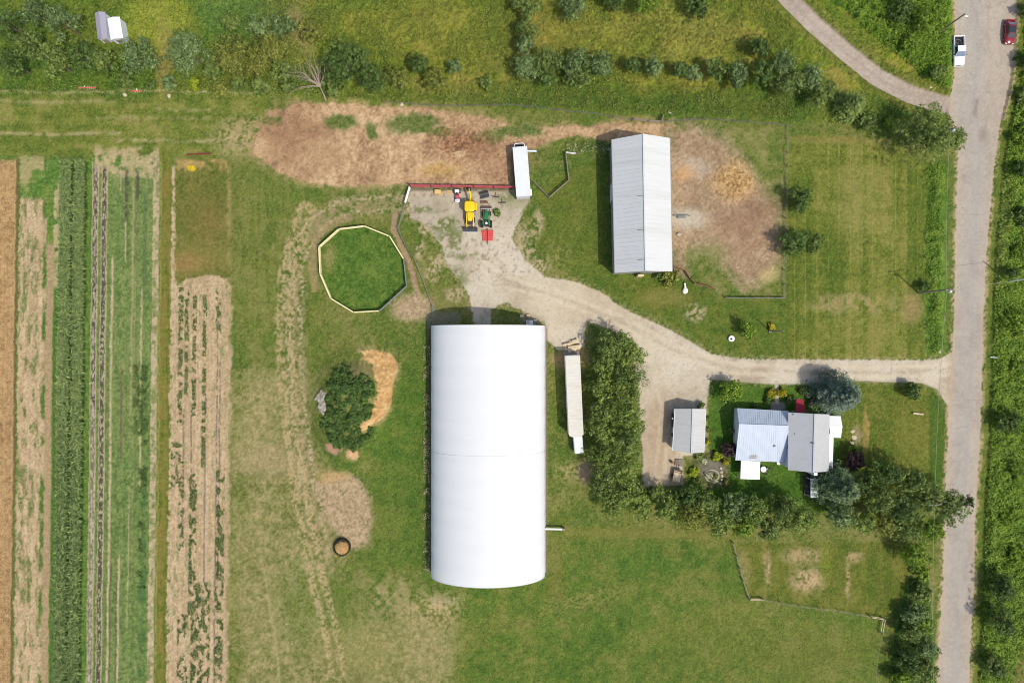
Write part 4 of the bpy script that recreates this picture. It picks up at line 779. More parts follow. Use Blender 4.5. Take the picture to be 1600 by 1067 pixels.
M_dark = mat('dark steel', (56, 54, 56), .6, var=.2, sc=4); M_glass = mat('dark glass', (40, 48, 54), .08, spec=.8, var=.05); M_glassb = mat('sky-lit glass', (110, 126, 146), .1, spec=.8, var=.05)
M_wood = mat('weathered wood', (142, 130, 114), .85, var=.2, sc=5, bump=.3); M_board = mat('new fence board', (226, 212, 160), .75, var=.1, sc=4, dirt=(190, 176, 130), dirtamt=.3); M_grey = mat('grey weathered board', (120, 126, 122), .8, var=.15, sc=4)
M_red = mat('red gate paint', (176, 72, 84), .55, var=.15, sc=4, dirt=(150, 96, 90), dirtamt=.4); M_yel = mat('yellow machine paint', (236, 192, 22), .4, var=.06, sc=3, dirt=(170, 140, 50), dirtamt=.3)
M_grn = mat('green machine paint', (40, 116, 62), .4, var=.1, sc=3, dirt=(90, 110, 80), dirtamt=.3); M_coral = mat('faded red paint', (206, 84, 78), .6, var=.15, sc=4); M_carred = mat('red car paint', (132, 18, 30), .2, var=.03, spec=.7); M_can = mat('red canvas', (150, 36, 50), .8, var=.1)
M_rust = mat('rusty steel', (128, 88, 64), .85, var=.25, sc=5); M_cream = mat('cream trailer roof', (204, 200, 188), .55, var=.06, sc=2.0, stretch=(.3, 1.2, .3), dirt=(186, 172, 146), dirtamt=.35); M_tarp = mat('grey tarp', (136, 128, 120), .7, var=.12, sc=3); M_plank = mat('pale planks', (204, 186, 152), .8, var=.15, sc=4)
M_stone = mat('pale stone', (190, 176, 152), .9, var=.15, sc=5, bump=.4); M_straw = mat('packed straw', (190, 140, 84), .9, var=.25, sc=8, bump=.6); M_chrome = mat('bare metal', (180, 182, 184), .35, .6, var=.08); M_lamp = mat('lamp lens', (230, 230, 220), .2); M_tl = mat('red lens', (150, 20, 20), .25); M_wirem = mat('fence wire', (120, 118, 110), .6, .5); M_cable = mat('power cable', (150, 150, 120), .6); M_purp = mat('grey-violet roof', (150, 146, 160), .7, var=.04); M_tanp = mat('tan bodywork', (190, 160, 128), .7, var=.12, sc=3)
def V3(px, py, h): x, y = W(px, py, h); return Vector((x, y, h))
def roofpart(par, name, m, a, b, c, d, t=.12, rib=0, vert=True):
    """sloping roof plate a-b (eave) c-d (ridge): corners a,b along eave, c above b, d above a, with seams running eave to ridge"""
    mb = MB().slab([a, b, c, d], t)
    if rib:
        L_ = (b - a).length; n = int(L_ / rib); up = (b - a).cross(d - a).normalized()
        if up.z < 0: up = -up
        for i in range(1, n):
            f = i / n; p = a.lerp(b, f) + up * .012; q = d.lerp(c, f) + up * .012; mb.bar(p, q, .05, .028)
    return mb.build(name, m, par)
# ---- the big white fabric barn
x0, x1 = -14.84, 6.02; y1, y0 = 2.88, -43.1; cx = (x0 + x1) / 2; hw = (x1 - x0) / 2
t = thing('fabric_barn', 'huge white arched fabric barn in the middle of the farm', 'barn', (cx, (y0 + y1) / 2, 0)); hl = (y1 - y0) / 2
def arch(s): # s in 0..1 around the profile
    a = math.pi * (1 - s); return (hw * math.cos(a), 2.25 + 6.3 * abs(math.sin(a)) ** 1.12)
prof = [(-hw, .5), (-hw, 1.4)] + [arch(i / 40) for i in range(41)] + [(hw, 1.4), (hw, .5)]
NB = 12; rows = []
for i in range(NB * 4 + 1):
    u = (i % 4) / 4; puff = .055 * math.sin(math.pi * u) if i % 4 else -.01
    y = -hl + 2 * hl * i / (NB * 4); rows.append([(x * (1 + puff / hw), y, z + puff * .8) for x, z in prof])
m = MB(); k = len(prof); vs = [p for r_ in rows for p in r_]; m.add(vs, [(i * k + j, (i + 1) * k + j, (i + 1) * k + j + 1, i * k + j + 1) for i in range(len(rows) - 1) for j in range(k - 1)])
m.build('cover', M_fabric, t, True)
for i in (0, 6, 12): MB().tube([(x * 1.003, -hl + 2 * hl * i / NB, z + .02) for x, z in prof[1:-1]], .03, 6).build('seam_strip', M_fabric, t, True)
for sg in (-1, 1):
    w = [(x * .995, z) for x, z in prof]; m = MB()
    for a, b in zip(w[:-1], w[1:]): pass
    vs = [(x, sg * (hl - .12), z) for x, z in w] + [(x, sg * (hl - .2), z) for x, z in w]; n = len(w)
    m.add(vs, [tuple(range(n)), tuple(range(n, 2 * n))[::-1]] + [(i, (i + 1) % n, n + (i + 1) % n, n + i) for i in range(n)]); m.build('end_wall', M_fabric, t)
    m = MB()
    if sg > 0:
        for dx in (-1.25, 1.25): m.box((dx - .5, sg * (hl + .02), 2.1), (2.4, .1, 4.2))
        m.build('door', M_siding, t)
for sg in (-1, 1):
    m = MB()
    for i in range(24): m.box((sg * (hw + .02), -hl + (i + .5) * 2 * hl / 24, .28), (.55, 2 * hl / 24 - .03, .75))
    m.build('footing', M_conc, t)
for i in range(11):
    y = -hl + 1 + i * (2 * hl - 2) / 10; MB().bar((-hw - .05, y, .7), (-hw - .32, y, .1), .08).build('tie_down', M_dark, t)
# ---- gable barn
def gable(name, label, cat, corners, ridge, mroof, mwall, rib, over_=.25, wallz=0, group=None, tilt_roofnames=('roof', 'roof')):
    """corners: NW,NE,SE,SW eave points (Vectors); ridge: N,S points"""
    NW, NE, SE, SW = corners; RN, RS = ridge; c = (NW + NE + SE + SW) / 4
    t = thing(name, label, cat, (c.x, c.y, 0)); o = Vector((c.x, c.y, 0)); nw, ne, se, sw, rn, rs = [p - o for p in (NW, NE, SE, SW, RN, RS)]
    roofpart(t, 'roof', mroof, sw, nw, rn, rs, .1, rib); roofpart(t, 'roof', mroof, ne, se, rs, rn, .1, rib)
    m = MB(); up = Vector((0, 0, .05)); m.bar(rn + up, rs + up, .3, .06); m.build('ridge_cap', mroof, t)
    ins = lambda p: Vector((p.x * (1 - over_ / max(abs(p.x), 1)), p.y * (1 - over_ / max(abs(p.y), 1)), p.z - .12)); a, b, c_, d = map(ins, (nw, ne, se, sw)); e, f = Vector((rn.x, a.y, rn.z - .16)), Vector((rs.x, c_.y, rs.z - .16))
    g = lambda p: Vector((p.x, p.y, -.1))
    m = MB(); vs = [g(a), g(b), g(c_), g(d), a, b, c_, d, e, f]; m.add(vs, [(0, 1, 5, 8, 4)[::-1], (2, 3, 7, 9, 6)[::-1], (3, 0, 4, 7)[::-1], (1, 2, 6, 5)[::-1]]); m.build('wall', mwall, t)
    m = MB()
    for p, q in ((sw, nw), (ne, se)):
        off = Vector((-.06 if p.x < 0 else .06, 0, -.06)); m.bar(p + off, q + off, .1, .12)
    m.build('gutter', mwall, t); return t
t = gable('gable_barn', 'long barn with pale metal gable roof beside the east paddock', 'barn', (V3(956.2, 218.3, 4.9), V3(1046.5, 216, 4.9), V3(1050.3, 424.2, 4.9), V3(961, 426.4, 4.9)), (V3(1005.3, 209.3, 7.8), V3(1008.9, 423.2, 7.8)), M_steel, M_wall, .75)
for f in (-.3, -.05, .2, .42): MB().bar((-.2, 24 * f * -1, 7.79), (-1.3, 24 * f * -1, 7.18), .06, .02).build('rust_streak', M_rust, t)
m = MB().box((-5.1, 3, 1.5), (.1, 3.2, 3)); m.build('sliding_door', M_siding, t); m = MB().box((5.08, -2, 1.4), (.1, 2.6, 2.8)); m.build('sliding_door', M_siding, t)
m = MB().box((.3, -12.3, 1.1), (1.1, .35, 2.1)); m.build('door', M_plank, t)
# ---- garage
t = gable('garage', 'grey-roofed garage at the edge of the gravel parking strip', 'garage', (V3(1055, 638.6, 2.7), V3(1102.6, 639, 2.7), V3(1099.5, 706.8, 2.7), V3(1051.3, 703.8, 2.7)), (V3(1082.6, 638.6, 4.0), V3(1080.4, 708, 4.0)), M_steel2, M_siding, .6)
m = MB()
for y in (-2, 1.6): m.box((-2.62, y, 1.1), (.08, 2.5, 2.1))
m.build('garage_door', M_dark, t); m = MB().lathe((-2.95, 2.1, 2.2), [(.05, -.15), (.16, -.12), (.16, .08), (.05, .12)], 10); m.build('wall_lamp', M_white, t, True)
m = MB().box((0, -4.05, 1.0), (.9, .3, 2)); m.build('side_door', M_white, t)
# ---- the house
t = thing('house', 'farmhouse with a pale blue wing and a grey main roof under tall trees', 'house', (50.2, -18, 0)); O = Vector((50.2, -18, 0))
def P3(px, py, h): return V3(px, py, h) - O
# blue wing: saltbox
nw, ne, rw, re = P3(1151.8, 637.5, 2.7), P3(1232, 642, 2.7), P3(1155, 663, 4.7), P3(1232, 665.8, 4.7); sw, se = P3(1149, 718.8, 2.5), P3(1232, 722.4, 2.5)
roofpart(t, 'roof', M_blue, ne, nw, rw, re, .1, .4); roofpart(t, 'roof', M_blue, sw, se, re, rw, .1, .4)
m = MB().bar(rw + Vector((0, 0, .04)), re + Vector((0, 0, .04)), .25, .05); m.build('ridge_cap', M_blue, t)
m = MB(); g = lambda p: Vector((p.x, p.y, -.1)); i_ = Vector((.3, 0, -.14))
a, b, c_ = nw + i_ + Vector((0, -.25, 0)), rw + i_ + Vector((0, 0, -.05)), sw + i_ + Vector((0, .25, 0)); a2, c2 = ne + Vector((-.05, -.25, -.14)), se + Vector((-.05, .25, -.14))
m.add([g(a), a, b, c_, g(c_), g(a2), a2, c2, g(c2)], [(0, 1, 2, 3, 4), (0, 5, 6, 1), (4, 3, 7, 8)]); m.build('wall', M_siding, t)
# main block
NW, NE, SE, SW = P3(1231.6, 644.2, 4.3), P3(1296, 647.2, 4.3), P3(1295, 736.4, 4.3), P3(1231.2, 734.2, 4.3); RN, RS = P3(1273.2, 646.6, 6.3), P3(1270.8, 738, 6.3)
roofpart(t, 'roof', M_tan, SW, NW, RN, RS, .12); roofpart(t, 'roof', M_tan, NE, SE, RS, RN, .12)
m = MB().bar(RN + Vector((0, 0, .05)), RS + Vector((0, 0, .05)), .28, .06); m.build('ridge_cap', M_tan, t)
m = MB(); ii = lambda p, sx, sy: Vector((p.x + sx * .3, p.y + sy * .3, p.z - .15)); a, b, c_, d = ii(NW, 1, -1), ii(NE, -1, -1), ii(SE, -1, 1), ii(SW, 1, 1); e = Vector((RN.x, a.y, RN.z - .2)); f = Vector((RS.x, c_.y, RS.z - .2))
m.add([g(a), g(b), g(c_), g(d), a, b, c_, d, e, f], [(0, 4, 8, 5, 1), (2, 6, 9, 7, 3), (3, 7, 4, 0), (1, 5, 6, 2)]); m.build('wall', M_siding, t)
for y in (-2.2, 2.0):
    w_ = MB().box((a.x - .03, y + 1, 3.3), (.08, 1.0, 1.1)).build('window', M_white, t); MB().box((a.x - .08, y + 1, 3.3), (.04, .8, .9)).build('pane', M_glass, w_)
# east lean-to and porch
q = [P3(1296, 677, 3.2), P3(1302.5, 682, 2.6), P3(1301, 732, 2.6), P3(1295.5, 733, 3.2)]; MB().slab([q[3], q[2], q[1], q[0]], .1).build('lean_to_roof', M_white, t)
MB().box(((q[0].x + q[1].x) / 2 - .25, (q[1].y + q[2].y) / 2, 1.2), (.5, 5.2, 2.5)).build('lean_to_wall', M_siding, t)
pa, pb, pc, pd, pr0, pr1 = P3(1296, 649.5, 2.6), P3(1313.5, 650, 2.6), P3(1313.8, 684, 2.6), P3(1298, 683.5, 2.6), P3(1296, 666, 3.4), P3(1316.4, 666.2, 3.2)
MB().slab([pa, pr0, pr1, pb], .1).build('porch_roof', M_white, t); MB().slab([pr0, pd, pc, pr1], .1).build('porch_roof', M_white, t)
MB().box(((pa.x + pb.x) / 2, (pa.y + pd.y) / 2, 1.2), (2.0, 3.7, 2.5)).build('porch_wall', M_siding, t)
# south flat porch
q = [P3(1158, 719.5, 2.5), P3(1187.8, 721, 2.5), P3(1187, 749, 2.35), P3(1157, 748, 2.35)]; MB().slab([q[3], q[2], q[1], q[0]], .14).build('porch_roof', M_white, t)
for p in q: MB().bar(Vector((p.x * .999 + .1 * (1 if p is q[0] or p is q[3] else -1), p.y + .12, -.1)), Vector((p.x * .999 + .1 * (1 if p is q[0] or p is q[3] else -1), p.y + .12, 2.2)), .12).build('porch_post', M_white, t)
p = P3(1210, 697, 3.4); MB().lathe(p, [(.12, -.4), (.12, .3), (.2, .32), (.2, .42), (.05, .5)], 10).build('roof_vent', M_chrome, t, True)
p = P3(1270.5, 693, 6.2); MB().lathe(p, [(.14, -.3), (.14, .3), (.22, .32), (.05, .45)], 10).build('roof_vent', M_chrome, t, True)
p = P3(1272, 739.5, 5.6); MB().box((p.x, p.y, 3.1), (.6, .5, 6.4)).build('chimney', M_white, t, bevel=.03)
m = MB(); p = P3(1177, 715, 2.9); m.bar(p + Vector((-.7, -.1, 0)), p + Vector((.7, -.1, 0)), .05); m.bar(p + Vector((-.6, .3, .15)), p + Vector((.6, .3, .15)), .05)
for i in range(4): m.bar(p + Vector((-.5 + i * .33, -.2, .05)), p + Vector((-.5 + i * .33, .5, .15)), .04)
m.build('roof_ladder', M_wood, t)
for px, py in ((1240, 648), (1242, 678)): p = P3(px, py, 4.75); MB().lathe(p, [(.12, -.3), (.12, .2), (.04, .28)], 8).build('roof_vent', M_tan, t, True)
# deck, pergola, canopy, table
x, y = W(1262, 757, .4); t = thing('wooden_deck', 'dark wooden deck at the south-east corner of the house', 'deck', (x, y, 0)); m = MB()
for i in range(9): m.box((-.55 + i * .145, 0, .35), (.13, 4.0, .05))
m.build('boards', M_dark, t); m = MB()
for sx in (-.6, .6):
    for sy in (-1.8, 0, 1.8): m.box((sx, sy, .15), (.12, .12, .36))
m.build('post', M_wood, t)
x, y = W(1272.5, 762.5, 2.3); t = thing('pergola', 'small white slatted pergola beside the dark deck', 'pergola', (x, y, 0)); m = MB()
for i in range(15): m.box((0, -1.65 + i * .236, 2.3), (1.4, .17, .06))
for sx in (-.6, .6): m.box((sx, 0, 2.2), (.09, 3.5, .12))
m.build('slats', M_siding, t)
for sx in (-.6, .6):
    for sy in (-1.6, 1.6): MB().box((sx, sy, 1.05), (.1, .1, 2.2)).build('post', M_siding, t)
x, y = W(1251, 634, 2.2); t = thing('canopy', 'red canvas canopy against the north wall of the house', 'canopy', (x, y, 0)); m = MB()
m.slab([(-1.0, -1.25, 2.5), (1.0, -1.25, 2.5), (.45, 1.2, 2.0), (-.7, 1.2, 2.0)], .05); m.slab([(-1.0, -1.25, 2.44), (-.7, 1.2, 1.94), (-.74, 1.2, 1.7), (-1.04, -1.25, 2.2)], .03); m.build('canvas', M_can, t)
for p in ((-.66, 1.1), (.4, 1.1), (-.9, -1.1), (.9, -1.1)): MB().bar((*p, 0), (*p, 2.0 if p[1] > 0 else 2.35), .06).build('pole', M_white, t)
x, y = W(1193, 733, .75); t = thing('garden_table', 'round white garden table beside the flat white porch roof', 'table', (x, y, 0)); MB().lathe((0, 0, .72), [(.52, 0), (.54, .02), (.54, .05), (.5, .06)], 24).build('table_top', M_white, t, True); MB().lathe((0, 0, 0), [(.26, 0), (.08, .06), (.05, .3), (.06, .72)], 12).build('leg', M_white, t, True)
for dx, dy, rz, lab in ((.95, .05, 0, 'metal garden chair at the right of the round white table'), (.55, -.75, -1, 'metal garden chair at the lower right of the round white table')):
    c = thing('garden_chair', lab, 'chair', (x + dx, y + dy, 0), rz); MB().box((0, 0, .44), (.42, .42, .04)).build('seat', M_wood, c); MB().box((.2, 0, .7), (.04, .42, .5)).build('backrest', M_wood, c)
    for sx in (-.18, .18):
        for sy in (-.18, .18): MB().bar((sx, sy, 0), (sx, sy, .43), .035).build('leg', M_chrome, c)
x, y = W(1217, 723.5, .5); tag(MB().lathe((x, y, 0), [(.25, 0), (.34, .1), (.36, .45), (.3, .5), (.28, .42)], 14).build('planter', M_white, None, True), 'white planter tub against the south wall of the blue wing', 'planter')
for px, py, r_, l_ in ((1332, 674, .42, 'northmost pale stepping stone east of the house'), (1334.5, 683.5, .55, 'largest, reddish stepping stone east of the house'), (1331.5, 692, .42, 'southmost pale stepping stone near the small green bush')):
    x, y = W(px, py); tag(MB().blob((x, y, .04), (r_, r_ * .75, .1), int(px), 14, .2).build('stepping_stone', M_stone, None, True), l_, 'stone', 'stepping stones')
for px, py, l_ in ((1262, 620, 'stone ornament in the bed west of the blue spruce'),):
    x, y = W(px, py); tag(MB().blob((x, y, .2), (.35, .3, .4), 3).build('garden_stone', M_stone, None, True), l_, 'stone')
# round flower bed
x, y = W(1113, 743); t = thing('flower_bed', 'round flower bed ringed with pale stones in front of the garage', 'flower bed', (x, y, 0)); m = MB()
for i in range(30):
    a = i / 30 * 6.283; m.blob((math.cos(a) * 1.25 - .1, math.sin(a) * 1.1, .08), (.17, .15, .14), i, 8, .2)
m.build('stone_ring', M_stone, t, True)
def plantpart(nm, kind, par, c, r, n, h):
    rs = np.random.default_rng(int(n + c[0] * 10)); P, N_, lv = crown_pts(r, .02, h, n, rs, 6); n = len(P); P[:, :2] += np.array(c); v, f = leafquads(P, N_, rs.uniform(.16, .32, n), .75, rs); return npmesh(nm, v, f, LM[kind], par, [('v', 'FLOAT', 'FACE', np.clip(.5 + rs.normal(size=n) * .25, 0, 1))])
plantpart('white_flowers', 'flower', t, (-.6, .1), 1.0, 420, .55); plantpart('white_flowers', 'flower', t, (.25, -.8), .8, 200, .5); plantpart('green_tuft', 'green', t, (.35, .1), .7, 380, .8)
for px, py, r_, kd, l_ in ((1121, 713, 9, 'lime', 'yellow-green plants at the north edge of the flower garden'), (1101, 720, 5, 'flower', 'orange and white flowers left of the yellow-green plants'), (1085, 738, 9, 'lime', 'yellow-green plants at the west edge of the flower garden'), (1088, 750, 6, 'green', 'green clump between the tan trailer and the flower bed'), (1134, 722, 5, 'yellow', 'small yellow plant at the north-east garden corner'), (1133, 752, 6, 'olive', 'plants along the stone edging at the garden east side'), (1092, 713, 7, 'green', 'green plants at the north-west garden corner'), (1106, 690, 4, 'yellow', 'yellow-green plant strip by the garage east wall, south end'), (1106, 672, 4, 'olive', 'plants by the garage east wall, middle'), (1105, 655, 4, 'green', 'plants by the garage east wall, north end'), (1142, 672, 5, 'green', 'small plants at the west wall of the blue wing')):
    T(px, py, r_, .9, kd, l_, 'garden_plant', 'plant', 'garden plants', dens=3)
m = 0
for i, (px, py) in enumerate(((1126, 731), (1127, 737), (1128, 743), (1128, 749), (1126, 755))):
    x, y = W(px, py); tag(MB().blob((x, y, .1), (.28, .3, .2), i + 40, 10, .25).build('edging_stone', M_stone, None, True), 'pale edging stone in the short row right of the round flower bed', 'stone', 'edging stones of the flower garden')
# ---- trailers
def wheel(par, c, r, w, mt=None, ax='X', nm='wheel'):
    o = MB().lathe(c, [(r * .55, -w / 2), (r * .93, -w / 2), (r, -w * .3), (r, w * .3), (r * .93, w / 2), (r * .55, w / 2)], 20, ax).build('tyre', M_black, par, True); MB().lathe(c, [(r * .2, -w * .53), (r * .56, -w * .5), (r * .56, w * .5), (r * .2, w * .53)], 14, ax).build('rim', mt or M_chrome, o, True); return o
xc, yc = W(897.5, 617, 3.9); a_ = math.atan2(.66, 14.4); t = thing('semi_trailer', 'long cream-roofed semi-trailer parked beside the hedgerow', 'trailer', (xc, yc, 0), a_)
L2 = 7.15
m = MB(); hwid = 1.32; pl = [(-hwid, L2), (hwid, L2), (hwid, -L2)] + [(hwid * math.cos(q) if 0 < q < math.pi else hwid * math.cos(q), -L2 - .55 * math.sin(q)) for q in [math.pi * i / 10 for i in range(1, 10)]] + [(-hwid, -L2)]
pl = pl[::-1]; m.prism(pl, 1.15, 3.86); m.build('body', M_white, t); m = MB().prism([(x * 1.01, y) for x, y in pl], 3.86, 3.93)
for i in range(24): m.box((0, -L2 + .3 + i * .6, 3.945), (2.5, .07, .03))
m.build('roof', M_cream, t); m = MB().box((0, 0, 1.05), (1.0, 13.5, .25)); m.build('chassis', M_dark, t)
for y in (5.2, 6.4):
    for sx in (-1.05, 1.05): wheel(t, (sx, y, .52), .52, .5)
for sx in (-.8, .8): MB().bar((sx, -4.2, .05), (sx, -4.2, 1.05), .16).build('landing_leg', M_dark, t)
for sx in (-.66, .66): MB().box((sx, L2 + .03, 2.5), (1.28, .06, 2.6)).build('rear_door', M_white, t)
xc, yc = W(904, 695, 2.2); t = thing('box_trailer', 'small white box trailer tucked behind the long semi-trailer', 'trailer', (xc, yc, 0), .09); MB().box((0, 0, 1.35), (1.65, 3.1, 1.7)).build('body', M_siding, t, bevel=.05); m = MB().box((-.15, 0, 2.22), (1.1, 3.12, .06)); m.box((.58, 0, 2.215), (.3, 3.1, .05)); m.build('roof', M_twhite, t)
for sx in (-.85, .85): wheel(t, (sx, 0, .35), .35, .22)
MB().bar((0, -1.5, .5), (0, -2.6, .45), .1).build('tow_bar', M_dark, t)
# pile behind the semi-trailer
x, y = W(894, 541, .6); t = thing('plank_pile', 'untidy pile of pale boards at the north end of the semi-trailer', 'wood pile', (x, y, 0), .05); rr = random.Random(3)
for i in range(16): MB().box((rr.uniform(-1.0, 1.0), rr.uniform(-.7, .9), .12 + .05 * i), (rr.uniform(1.2, 2.6), rr.uniform(.25, .6), .05), rr.uniform(-.35, .5), ('X', rr.uniform(-.06, .06))).build('board', M_plank, t)
x, y = W(893, 551, .8); m = MB(); m.slab([(-1.55, -.4, .9), (1.2, -.55, .95), (1.0, .4, .35), (.3, .65, .3), (-1.5, .5, .3)], .05); m.slab([(1.0, -.5, 1.0), (1.5, -.4, .5), (1.3, .6, .3), (1.0, .4, .4)], .05)
o = tag(m.build('tarpaulin', M_tarp), 'brown-grey tarpaulin draped between the plank pile and the semi-trailer', 'tarpaulin'); o.location = (x, y, 0)
# livestock trailer by the red gates
xc, yc = W(815.2, 268, 3.0); a_ = math.atan2(.7, 9.0); t = thing('livestock_trailer', 'white-roofed livestock trailer standing across the end of the red gates', 'trailer', (xc, yc, 0), a_)
MB().box((0, 0, 1.75), (2.55, 9.0, 2.3)).build('body', M_siding, t, bevel=.06); m = MB().box((0, 0, 2.95), (2.66, 9.1, .1))
for i in range(12): m.box((0, -4.2 + i * .76, 3.005), (2.5, .06, .03))
m.build('roof', M_twhite, t); m = MB(); m.tube([(-.95, 4.5, 1.5), (-.95, 5.3, 1.6), (-.7, 5.55, 1.6), (.7, 5.55, 1.6), (.95, 5.3, 1.6), (.95, 4.5, 1.5)], .07, 8); m.build('nose_frame', M_white, t, True)
m = MB().box((0, 5.0, 1.2), (1.6, .9, .2)); m.blob((.2, 5.0, 1.4), (.3, .25, .2), 1); m.box((-.4, 5.1, 1.38), (.5, .4, .18)); m.build('hitch_deck', M_dark, t)
MB().box((2.1, 3.85, 2.0), (1.9, .3, .1), -.12).build('open_side_ramp', M_siding, t); m = MB().bar((2.9, 3.7, .02), (2.9, 3.7, 2), .06); m.build('ramp_strut', M_wood, t); MB().box((1.45, -3.6, 1.1), (.3, 1.1, .9)).build('tool_box', M_white, t); MB().box((0, -4.62, 1.0), (2.4, .3, .12)).build('rear_bumper', M_conc, t)
for y in (-2.0, -.9):
    for sx in (-1.15, 1.15): wheel(t, (sx, y, .4), .4, .28)
# tan utility trailer and plank platform
x, y = W(1058.5, 744, .9); t = thing('utility_trailer', 'rusty tan utility trailer at the south end of the parking strip', 'trailer', (x, y, 0), -.2); m = MB().box((0, 0, .62), (1.5, 2.4, .1)); m.build('bed', M_tanp, t)
for c, d in (((-.75, 0, .85), (.06, 2.4, .42)), ((.75, 0, .85), (.06, 2.4, .42)), ((0, -1.2, .85), (1.56, .06, .42))): MB().box(c, d).build('side_panel', M_tanp, t)
m = MB().box((0, -.2, .8), (1.3, 1.7, .25)); m.box((.1, -.3, .95), (1.0, 1.2, .12), .1); m.build('load', M_plank, t); MB().box((0, 1.1, .85), (1.4, .3, .3)).build('head_board', M_dark, t)
for sx in (-.9, .9): wheel(t, (sx, -.1, .33), .33, .2, M_rust)
MB().bar((0, 1.2, .55), (0, 2.1, .5), .09).build('tow_bar', M_dark, t)
x, y = W(1061.5, 723, .3); t = thing('pallet_stack', 'stack of grey weathered pallets between the garage and the tan trailer', 'pallets', (x, y, 0), -.1)
for k in range(2):
    p = MB()
    for i in range(7): p.box((0, -.55 + i * .185, .13 + k * .16), (1.5, .13, .025))
    for sx in (-.7, 0, .7): p.box((sx, 0, .07 + k * .16), (.1, 1.2, .09))
    p.build('pallet', M_wood, t)
x, y = W(1050, 722, .4); tag(MB().lathe((x, y, 0), [(.25, 0), (.27, .3), (.27, .75), (.22, .8)], 14).build('oil_drum', M_rust, None, True), 'rusty drum on the gravel beside the stack of pallets', 'drum')
# ---- equipment yard
cx_, cy_ = W(735, 330); t = thing('backhoe_loader', 'yellow backhoe loader with a rounded yellow cab roof', 'backhoe', (cx_, cy_, 0), .0)
MB().box((0, -.6, .95), (.95, 4.2, .55)).build('chassis', M_dark, t)
hd = [[(-w, y, 1.15), (w, y, 1.15), (w, y, z - .12), (w * .75, y, z), (-w * .75, y, z), (-w, y, z - .12)] for y, w, z in ((-.6, .52, 1.85), (-1.2, .52, 1.83), (-1.8, .46, 1.78), (-2.1, .38, 1.65))]
MB().loft(hd).build('hood', M_yel, t, True)
rf = [[(hx * math.copysign(abs(math.cos(q)) ** .45, math.cos(q)), .35 + hy * math.copysign(abs(math.sin(q)) ** .45, math.sin(q)), z) for q in [6.2832 * i / 24 for i in range(24)]] for z, hx, hy in ((2.62, .86, .95), (2.66, .9, 1.0), (2.76, .88, .98), (2.82, .74, .84))]
MB().loft(rf).build('cab_roof', M_yel, t, True)
for sx in (-.74, .74):
    for sy in (-.42, 1.1): MB().bar((sx, sy, 1.1), (sx, sy, 2.64), .09).build('cab_post', M_dark, t)
MB().box((0, .4, 1.45), (.5, .5, .6)).build('seat', M_black, t); MB().box((0, -.5, 1.95), (1.35, .03, 1.1)).build('windscreen', M_glass, t)
for sx in (-.86, .86): wheel(t, (sx, .55, .72), .72, .42, M_yel); wheel(t, (sx * .85, -1.75, .45), .45, .3, M_yel)
for sx in (-.92, .92): MB().box((sx, .55, 1.5), (.36, 1.4, .08)).build('fender', M_yel, t)
for sx in (-.62, .62): MB().tube([(sx, -.6, 1.55), (sx, -1.8, 1.5), (sx, -2.9, .85), (sx, -3.35, .55)], .1, 8).build('loader_arm', M_yel, t, True)
MB().box((0, -2.65, 1.0), (1.2, .12, .12)).build('cross_tube', M_yel, t)
bk = [[(x, -3.2, .9), (x, -3.35, .9), (x, -3.4, .35), (x, -3.95, .12), (x, -3.95, .06), (x, -3.3, .1), (x, -3.15, .4)] for x in (-1.35, 1.35)]; b_ = MB().loft(bk).build('loader_bucket', M_dark, t); MB().box((0, -3.98, .1), (2.7, .14, .06)).build('cutting_edge', M_siding, b_)
MB().box((0, 1.6, .9), (1.0, .35, .9)).build('swing_frame', M_dark, t)
MB().tube([(.05, 1.75, 1.2), (.15, 2.5, 2.2), (0, 3.2, 2.5)], [.2, .19, .15], 8).build('boom', M_yel, t, True); MB().tube([(-.05, 3.0, 2.65), (-.12, 3.7, 2.1), (-.12, 3.85, 1.2)], [.13, .13, .1], 8).build('dipper_stick', M_yel, t, True)
MB().loft([[(x, 3.7, 1.2), (x, 4.1, 1.1), (x, 4.2, .6), (x, 3.7, .4), (x, 3.6, .6)] for x in (-.4, .18)]).build('digging_bucket', M_dark, t)
for sx in (-1, 1): MB().tube([(sx * .5, 1.6, .8), (sx * .95, 1.75, 1.5)], .09, 8).build('stabilizer', M_yel, t, True)
MB().box((1.15, .55, 1.35), (.36, 1.35, .5)).build('side_tank', M_yel, t, bevel=.08)
cx_, cy_ = W(760.3, 341); t = thing('tractor', 'green tractor with front loader parked beside the yellow backhoe', 'tractor', (cx_, cy_, 0), 0)
MB().loft([[(-w, y, .75), (w, y, .75), (w, y, z - .12), (w * .7, y, z), (-w * .7, y, z), (-w, y, z - .12)] for y, w, z in ((-.5, .42, 1.5), (.3, .42, 1.48), (1.0, .36, 1.4), (1.15, .28, 1.3))]).build('hood', M_grn, t, True)
MB().box((0, -.4, .65), (.6, 2.6, .4)).build('chassis', M_dark, t)
for sx in (-.82, .82): wheel(t, (sx, -1.25, .68), .68, .48, M_yel); wheel(t, (sx * .86, .75, .4), .4, .28, M_yel)
for sx in (-.55, .55): MB().box((sx, -1.15, 1.35), (.3, .9, .06)).build('fender', M_grn, t); MB().tube([(sx, -.45, 1.2), (sx, .9, 1.35), (sx, 1.65, .7)], .065, 8).build('loader_arm', M_grn, t, True)
MB().lathe((0, -1.15, 1.15), [(.22, 0), (.26, .06), (.22, .16), (.05, .2)], 14).build('seat', M_lamp, t, True); MB().bar((0, -.62, 1.2), (0, -.75, 1.5), .05).build('steering_column', M_black, t)
m = MB()
for sx in (-.45, .45): m.bar((sx, -1.7, .9), (sx, -1.7, 2.1), .07)
m.bar((-.45, -1.7, 2.1), (.45, -1.7, 2.1), .07); m.build('roll_bar', M_dark, t)
